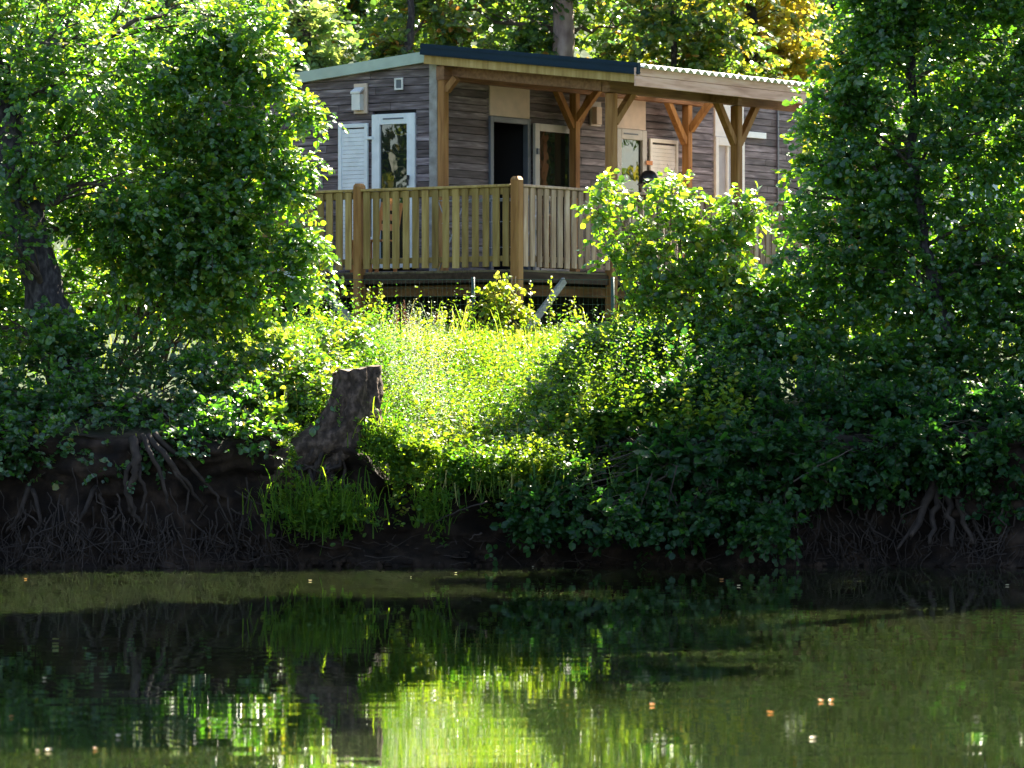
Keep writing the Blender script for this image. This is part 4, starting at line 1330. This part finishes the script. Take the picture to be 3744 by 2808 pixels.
for k in range(420):
    x = R.uniform(-6.3, -2.4) if k < 260 else R.uniform(2.8, 6.2)
    z0 = abs(R.normal(0, .22)) + .05
    y = float(shore(x)) + .1
    p0 = np.array((x, y + .05, z0 + R.uniform(.1, .35)))
    p1 = np.array((x + R.normal(0, .2), y - R.uniform(.05, .25), max(-.03, z0 - R.uniform(.1, .4))))
    f.tube(wiggle(p0, p1, 7, .16), np.linspace(.009, .003, 7) * R.uniform(.5, 1.5), 4, cap=False)
tag(f.build('fine_roots', M['root'], None, True), 'tangle of fine pale roots along the foot of the bank at the waterline', 'roots', kind='stuff')
RT2 = thing('root_bole', 'dark spreading root base of a tree at the far right of the bank', 'roots', W(3430, 1900, 44.2))
ba = np.array(RT2.location)
for (x0, y0, x1, y1, r0) in ((3420, 1760, 3330, 1960, .06), (3440, 1760, 3400, 1990, .05), (3460, 1760, 3480, 2000, .05), (3480, 1770, 3560, 1990, .05), (3430, 1770, 3280, 2010, .035), (3490, 1780, 3620, 2010, .03)):
    p0, p1 = W(x0, y0, 44.4), W(x1, y1, 44.0)
    MB().tube([p - ba for p in wiggle(p0, p1, 9, .05)], np.linspace(r0, r0 * .4, 9), 8).build('root', M['root'], RT2, True)


def stick(label, pts, d, r, m='root'):
    P = [W(a, c, d) for a, c in pts]
    c = P[0]
    fine = []
    for i in range(len(P) - 1):
        for k in range(4):
            fine.append(P[i] * (1 - k / 4) + P[i + 1] * k / 4 - c + R.normal(0, r * .5, 3))
    fine.append(P[-1] - c)
    o = MB().tube(fine, np.linspace(r, r * .5, len(fine)), 6).build('stick', M[m], None, True)
    o.location = c
    tag(o, label, 'stick')


stick('long thin bare stick hanging from the left bush down to the water', [(265, 1710), (285, 1800), (293, 1900), (300, 2030)], 43.85, .007)
stick('pale curved twig lying at the waterline in the left corner', [(100, 2004), (140, 2003), (165, 2008)], 43.5, .009)
stick('pale twig bent into the water right of the left corner twig', [(178, 1980), (215, 2000), (252, 2030)], 43.5, .008)
stick('straight dead stem hanging below the dark thicket', [(2475, 1700), (2440, 1850), (2405, 1990)], 43.9, .007)
stick('crossing dead stem hanging right of the straight one', [(2450, 1790), (2500, 1900), (2535, 2020)], 43.9, .006)
stick('short dead stem at the left side of the dark thicket', [(2385, 1730), (2350, 1830), (2320, 1940)], 43.9, .006)
stick('pale broken twig lying on the bank under the hanging grass', [(1780, 1836), (1700, 1860), (1620, 1890), (1590, 1910)], 43.9, .009)
stick('short broken twig near the water under the hanging grass', [(1760, 1950), (1735, 1955), (1715, 1975)], 43.8, .01)
stick('thin straight stick poking from the bank below the stump', [(1110, 1700), (1160, 1725), (1225, 1757)], 43.95, .008)
stick('thin bare branch slanting down right of the dark thicket', [(2900, 1760), (3020, 1690), (3120, 1640)], 43.9, .009, 'twig')

# ------------------------------------------------------------------ fallen leaves afloat
FL = [(93, 2119, 'orange', 'orange leaf afloat near the waterline in the left corner'), (432, 2697, 'white', 'bright curled leaf afloat on the lower left water'), (178, 2748, 'white', 'larger pale leaf afloat close to the lower left corner'),
      (136, 2749, 'white', 'tiny pale leaf afloat just left of the larger corner leaf'), (347, 2742, 'orange', 'dull red leaf afloat between two pale leaves at lower left'), (1134, 2125, 'white', 'pale leaf afloat on the green patch below the stump'),
      (1667, 2097, 'white', 'rightmost of three pale leaves afloat in the brown strip by the bank'), (1511, 2068, 'white', 'middle one of the pale leaves afloat right under the bare soil'), (1503, 2112, 'white', 'dull speck of a leaf afloat below the middle pale one'),
      (161, 2485, 'white', 'thin pale leaf afloat on the dark reflection at left'), (42, 2624, 'orange', 'dull leaf afloat at the left edge halfway down the dark reflection'), (2701, 2144, 'white', 'pale leaf afloat alone below the dark thicket'),
      (3000, 2566, 'orange', 'long orange-white leaf afloat on the lower right water'), (3042, 2566, 'orange', 'small orange leaf afloat touching the long one at lower right'), (2816, 2608, 'orange', 'orange leaf afloat left of the long orange-white pair'),
      (2384, 2581, 'orange', 'orange leaf afloat right of the bright yellow reflection'), (2972, 2702, 'white', 'flat pale leaf afloat below the orange pair'), (2638, 2121, 'orange', 'brown leaf afloat under the dark thicket left of the lone pale one'),
      (1948, 2074, 'white', 'pale speck of a leaf afloat below the hanging grass'), (3683, 2142, 'white', 'thin pale leaf afloat at the right edge by the dark roots')]
M['float_white'] = leaf_mat('pale_dead_leaf', [(0, (.4, .34, .24)), (1, (.6, .52, .4))], [(0, (.5, .4, .25)), (1, (.6, .5, .3))], .4, .5, .3)
M['float_orange'] = leaf_mat('orange_dead_leaf', [(0, (.34, .16, .08)), (1, (.45, .28, .16))], [(0, (.6, .25, .06)), (1, (.6, .3, .1))], .4, .5, .3)
for k, (px, py, cc, lab) in enumerate(FL):
    d = EYE * FPX / (py - HOR)
    p = W(px, py, d)
    s = {136: .02, 1503: .022, 3000: .05, 178: .05, 1948: .025}.get(px, .036) * random.uniform(.85, 1.15)
    V, F = [], []
    for i in range(9):
        for j in range(5):
            u, v = i / 8, (j - 2) / 2
            w = math.sin(math.pi * min(1, u * .95 + .04)) ** .7 * .36
            V.append(((u - .5) * s, v * w * s, .006 + s * (.22 * v * v * (1 if k % 2 else .6) + .22 * (u - .5) ** 2)))
    for i in range(8):
        for j in range(4):
            F.append([i * 5 + j, i * 5 + j + 1, (i + 1) * 5 + j + 1, (i + 1) * 5 + j])
    o = MB().add(V, F, random.random()).build('fallen_leaf', M['float_' + cc], None, True)
    o.location = (p[0], p[1], 0)
    o.rotation_euler = (random.uniform(-.25, .25), random.uniform(-.15, .15), random.uniform(0, 6.28))
    tag(o, lab, 'leaf', 'fallen leaves floating on the river')

# ------------------------------------------------------------------ trees behind the cabin
def back_tree(label, px, d, ztop, rad, leafm, blobs, n, size=.10, tr=.14, bark='bark', name='background_tree', **kw):
    x = (px - 1872) / FPX * d
    z0 = ground_z(x, d) - .1
    path = [(x, d, z0), (x + .1, d, z0 + ztop * .3), (x - .05, d + .1, z0 + ztop * .6), (x + .05, d, z0 + ztop)]
    return tree(name, label, 'tree', path, [tr * 1.3, tr, tr * .7, tr * .25], blobs, n, leafm, size, bark, 'trees behind the cabin', r0=.05, twigs=5, **kw)


BK = 'trees behind the cabin'
back_tree('dark tree with a pale pinkish bare trunk rising straight behind the cabin roof', 2035, 70, 16, 3, 'far_leaf',
          [Bl(1900, 60, 70.5, 1.4, .8), Bl(2250, 100, 71, 1.3, .9), Bl(1600, 40, 71, 1.3, .8), Bl(2050, -400, 70.5, 2.6, 1.6), Bl(1600, -500, 71, 2.2, 1.4), Bl(2000, 330, 73, 1.6, .7)], 3400, tr=.17, bark='pink_bark', tint=(.05, .6), autumn=.02)
back_tree('bushy green tree above the corrugated roof sheets', 2450, 69, 11, 3, 'far_leaf',
          [Bl(2480, 60, 69, 1.1, .8), Bl(2350, 240, 69.5, 1.0, .5), Bl(2620, 200, 69, .7, .6), Bl(2500, -300, 69.5, 1.8, 1.2), Bl(2700, 330, 70, 1.2, .5)], 1900, tr=.06, tint=(.2, .9), autumn=.03)
back_tree('yellow-leaved autumn tree behind the right end of the canopy roof', 2760, 72, 9, 3, 'yellow_leaf',
          [Bl(2740, 60, 72, .8, .7), Bl(2820, 220, 72, .7, .5), Bl(2650, 180, 72, .5, .5), Bl(2800, -200, 72.5, 1.2, .9), Bl(2950, 330, 72, .9, .5)], 1300, tint=(.2, .8), autumn=.05)
back_tree('pale sunlit tree far behind the yellow one at upper right', 3050, 84, 12, 3, 'pale_leaf',
          [Bl(3000, 100, 84, 1.4, 1.2), Bl(3200, 300, 84, 1.5, 1.2), Bl(2900, -200, 84, 1.6, 1.2), Bl(3300, -100, 85, 1.6, 1.4), Bl(3500, 300, 85, 1.6, 1.4), Bl(3050, 420, 84, 1.5, .8)], 2200, tint=(.2, .8))
back_tree('pale silvery-green tree catching the sun above the left end of the cabin roof', 1120, 66, 8, 3, 'pale_leaf',
          [Bl(1120, 120, 66, .65, .5), Bl(1230, 220, 66, .5, .3), Bl(1030, 250, 66, .7, .5), Bl(1020, -60, 66.5, .8, .5), Bl(1150, 270, 66, .6, .3), Bl(800, 200, 67, 1.2, 1)], 1500, size=.09, tint=(.1, .8))
back_tree('dark blue-green tree between the silvery tree and the cabin ridge', 1330, 76, 14, 3, 'far_leaf',
          [Bl(1300, 80, 76, 1.1, .8), Bl(1450, 180, 75, 1.0, .7), Bl(1200, -200, 77, 1.7, 1.3), Bl(1500, -200, 76, 1.6, 1.2), Bl(1400, 330, 76, 1.5, .6)], 2400, tint=(.0, .5), autumn=.08)
back_tree('rusty-leaved small tree peeping over the cabin ridge', 1500, 68, 6, 3, 'far_leaf',
          [Bl(1480, 170, 68, .5, .3), Bl(1560, 60, 68.5, .5, .4), Bl(1390, 230, 68, .4, .25), Bl(1700, 140, 69, .6, .3)], 420, tint=(.3, .9), autumn=.08)
back_tree('tall dark tree deep in the wood behind the left alder', 600, 72, 17, 3, 'far_leaf',
          [Bl(500, 200, 72, 2.2, 1.8), Bl(900, -100, 73, 1.8, 1.6), Bl(200, 500, 72, 1.8, 1.6), Bl(100, -200, 72, 2.4, 2), Bl(600, 800, 71, 2.0, 1.0), Bl(-300, 200, 72, 2, 2)], 3200, tint=(.0, .6), autumn=.03)
back_tree('tall dark tree deep in the wood behind the right alder', 3500, 70, 17, 3, 'far_leaf',
          [Bl(3500, 100, 70, 2.2, 1.8), Bl(3800, 400, 70, 1.6, 1.6), Bl(3900, -400, 70, 2.4, 2), Bl(3600, 700, 70, 1.8, .9), Bl(4200, 300, 70, 2, 2.2)], 3000, tint=(.0, .6), autumn=.03)
# the wooded slope that closes the view
hb = []
for k in range(46):
    x = -26 + 52 * k / 45 + random.uniform(-.5, .5)
    d = random.uniform(88, 98)
    hb.append((x, d, random.uniform(5, 13), random.uniform(2, 3.2), 2.2, random.uniform(1.8, 2.8), 1.0))
    hb.append((x, d - 4, random.uniform(3, 6), 2.2, 1.8, 1.6, 1.0))
o, P, d = foliage('wood', hb, 9000, M['far_leaf'], None, size=.22, per=7, tint=(.0, .75), autumn=.06)
tag(o, 'dense sunlit wood on the slope far behind the cabin', 'wood', kind='stuff')
# the near bank's wood behind the camera, mirrored in the window panes
hb = [(x, -26 + random.uniform(-3, 3), random.uniform(2, 9), 4, 2.5, 3, 1.0) for x in np.linspace(-80, 80, 34)]
o, P, d = foliage('near_bank_wood', hb, 2200, M['far_leaf'], None, size=.5, per=6, tint=(.0, .7), autumn=.04)
tag(o, 'wood on the near bank mirrored in the window panes', 'wood', kind='stuff')
# unseen tall trees added along the right bank to shade the river
for lab, x, zt, bl in (('unseen tall poplar added on the right bank to shade the middle of the river', 7.8, 20, [(7.8, 47, 16, 2.0, 2, 2, 1), (8.0, 47.5, 18.5, 2, 2, 2, 1), (6.8, 47, 14.5, 1.8, 1.5, 1.6, 1), (7.2, 47, 17, 1.8, 1.5, 1.8, 1)]),
                       ('unseen taller poplar added farther along the right bank to shade the river', 11.4, 28, [(10.2, 47, 21, 2.4, 2.2, 2.4, 1), (11.2, 47.5, 24, 2.4, 2.2, 2.4, 1), (12, 47, 27, 2, 2, 2, 1)]),
                       ('unseen rounded alder added beside the right bank to shade the river', 10.2, 11, [(9.0, 46, 9.5, 2, 1.8, 1.6, 1), (11, 46, 9.5, 2, 1.8, 1.6, 1), (9.3, 46.5, 6, 1.6, 1.6, 2, 1), (10.8, 46, 5.5, 2, 2, 2.2, 1)])):
    z0 = ground_z(x, 47) - .1
    tree('shade_tree', lab, 'tree', [(x, 47, z0), (x, 47, z0 + zt * .5), (x, 47, z0 + zt)], [.25, .2, .05], bl, 3600, 'far_leaf', .24, 'bark', None, tint=(.1, .6))
hb = [(-16 - 1.2 * k, 46 + 1.5 * k + random.uniform(-1, 1), z + random.uniform(-.6, .6), 1.7, 1.8, 1.5, 1.0) for k in range(9) for z in (3.2, 5.6, 8, 10.5, 13, 15.5)]
hb += [(15 + 1.4 * k, 60 + 1.1 * k + random.uniform(-1, 1), z, 1.8, 2.0, 1.6, 1.0) for k in range(8) for z in (3.5, 6, 8.5, 11, 13.5)]
o, P, d = foliage('riverside_wood', hb, 13000, M['far_leaf'], None, size=.32, per=6, tint=(.0, .8), autumn=.03)
tag(o, 'wood on either side of the camp mirrored in the cabin panes', 'wood', kind='stuff')
shrub('lawn_bush', 'sunlit bush standing on the lawn behind the left alder trunk', 'shrub', W(420, 1230, 52.5),
      [Bl(150, 1080, 52.5, .8, .5), Bl(420, 1060, 53, .8, .45), Bl(650, 1020, 53, .7, .45), Bl(-60, 900, 53, .8, .7)], 800, 'hazel_leaf', .085, tint=(.4, .95))
# leafy growth on the bank face right of the stump
x = R.uniform(-1.25, 1.7, 1500)
zz = 1.12 - np.abs(R.normal(0, .26, 1500)) + .1 * np.sin(x * 5)
P = np.stack([x, shore(x) + .16 + R.uniform(-.08, .1, 1500), np.clip(zz, .32, 1.2)], 1)
P = P[R.random(1500) < np.clip(.6 + .5 * np.sin(x * 4.1 + 1) + (zz - .8), .06, 1)]
V, F, T = herbs('creeper', P, .05, .22, .062, 8, None, .8, (.0, .6))
tag(np_mesh('bank_creeper', V, [F], M['weed_leaf'], None, T), 'leafy growth trailing down the shaded bank face right of the stump', 'weeds', kind='stuff')
# clods, litter and snapped twigs along the foot of the bank
f = MB()
for k in range(420):
    x = R.uniform(-6.4, 6.4)
    a = abs(R.normal(0, .12)) - .06
    z = float(np.interp(a, [-.15, .05, .18, .30, .34], [-.08, .06, .22, .55, .8]))
    r = R.uniform(.012, .05) * (1.6 if R.random() < .08 else 1)
    c = np.array((x, float(shore(x)) + a - .04, max(z, .0)))
    V, ring = [c + (0, 0, r * .8)], 6
    for lv, (h, w) in enumerate(((.45, .8), (-.2, 1.0))):
        for j in range(ring):
            t = 2 * math.pi * (j + .5 * lv) / ring
            V.append(c + np.array((math.cos(t) * w, math.sin(t) * w * .8, h)) * r * R.uniform(.7, 1.25))
    F = [[0, 1 + j, 1 + (j + 1) % ring] for j in range(ring)]
    for j in range(ring):
        F += [[1 + j, 7 + j, 1 + (j + 1) % ring], [1 + (j + 1) % ring, 7 + j, 7 + (j + 1) % ring]]
    f.add(V, F)
tag(f.build('bank_clods', M['soil']), 'clods and small stones fallen along the foot of the bank', 'clods', kind='stuff')
f = MB()
for k in range(260):
    x = R.uniform(-6.4, 6.4)
    p0 = np.array((x, float(shore(x)) + R.uniform(-.25, .12), R.uniform(.0, .3)))
    L = R.uniform(.12, .5)
    p1 = p0 + np.array((R.normal(0, 1), R.normal(-.1, .25), R.normal(0, .45))) * L * .6
    p1[2] = max(p1[2], -.02)
    f.tube(wiggle(p0, p1, 5, .09), np.linspace(.006, .002, 5), 4, cap=False)
tag(f.build('bank_twigs', M['root']), 'snapped twigs and dead stalks littering the foot of the bank', 'twigs', kind='stuff')
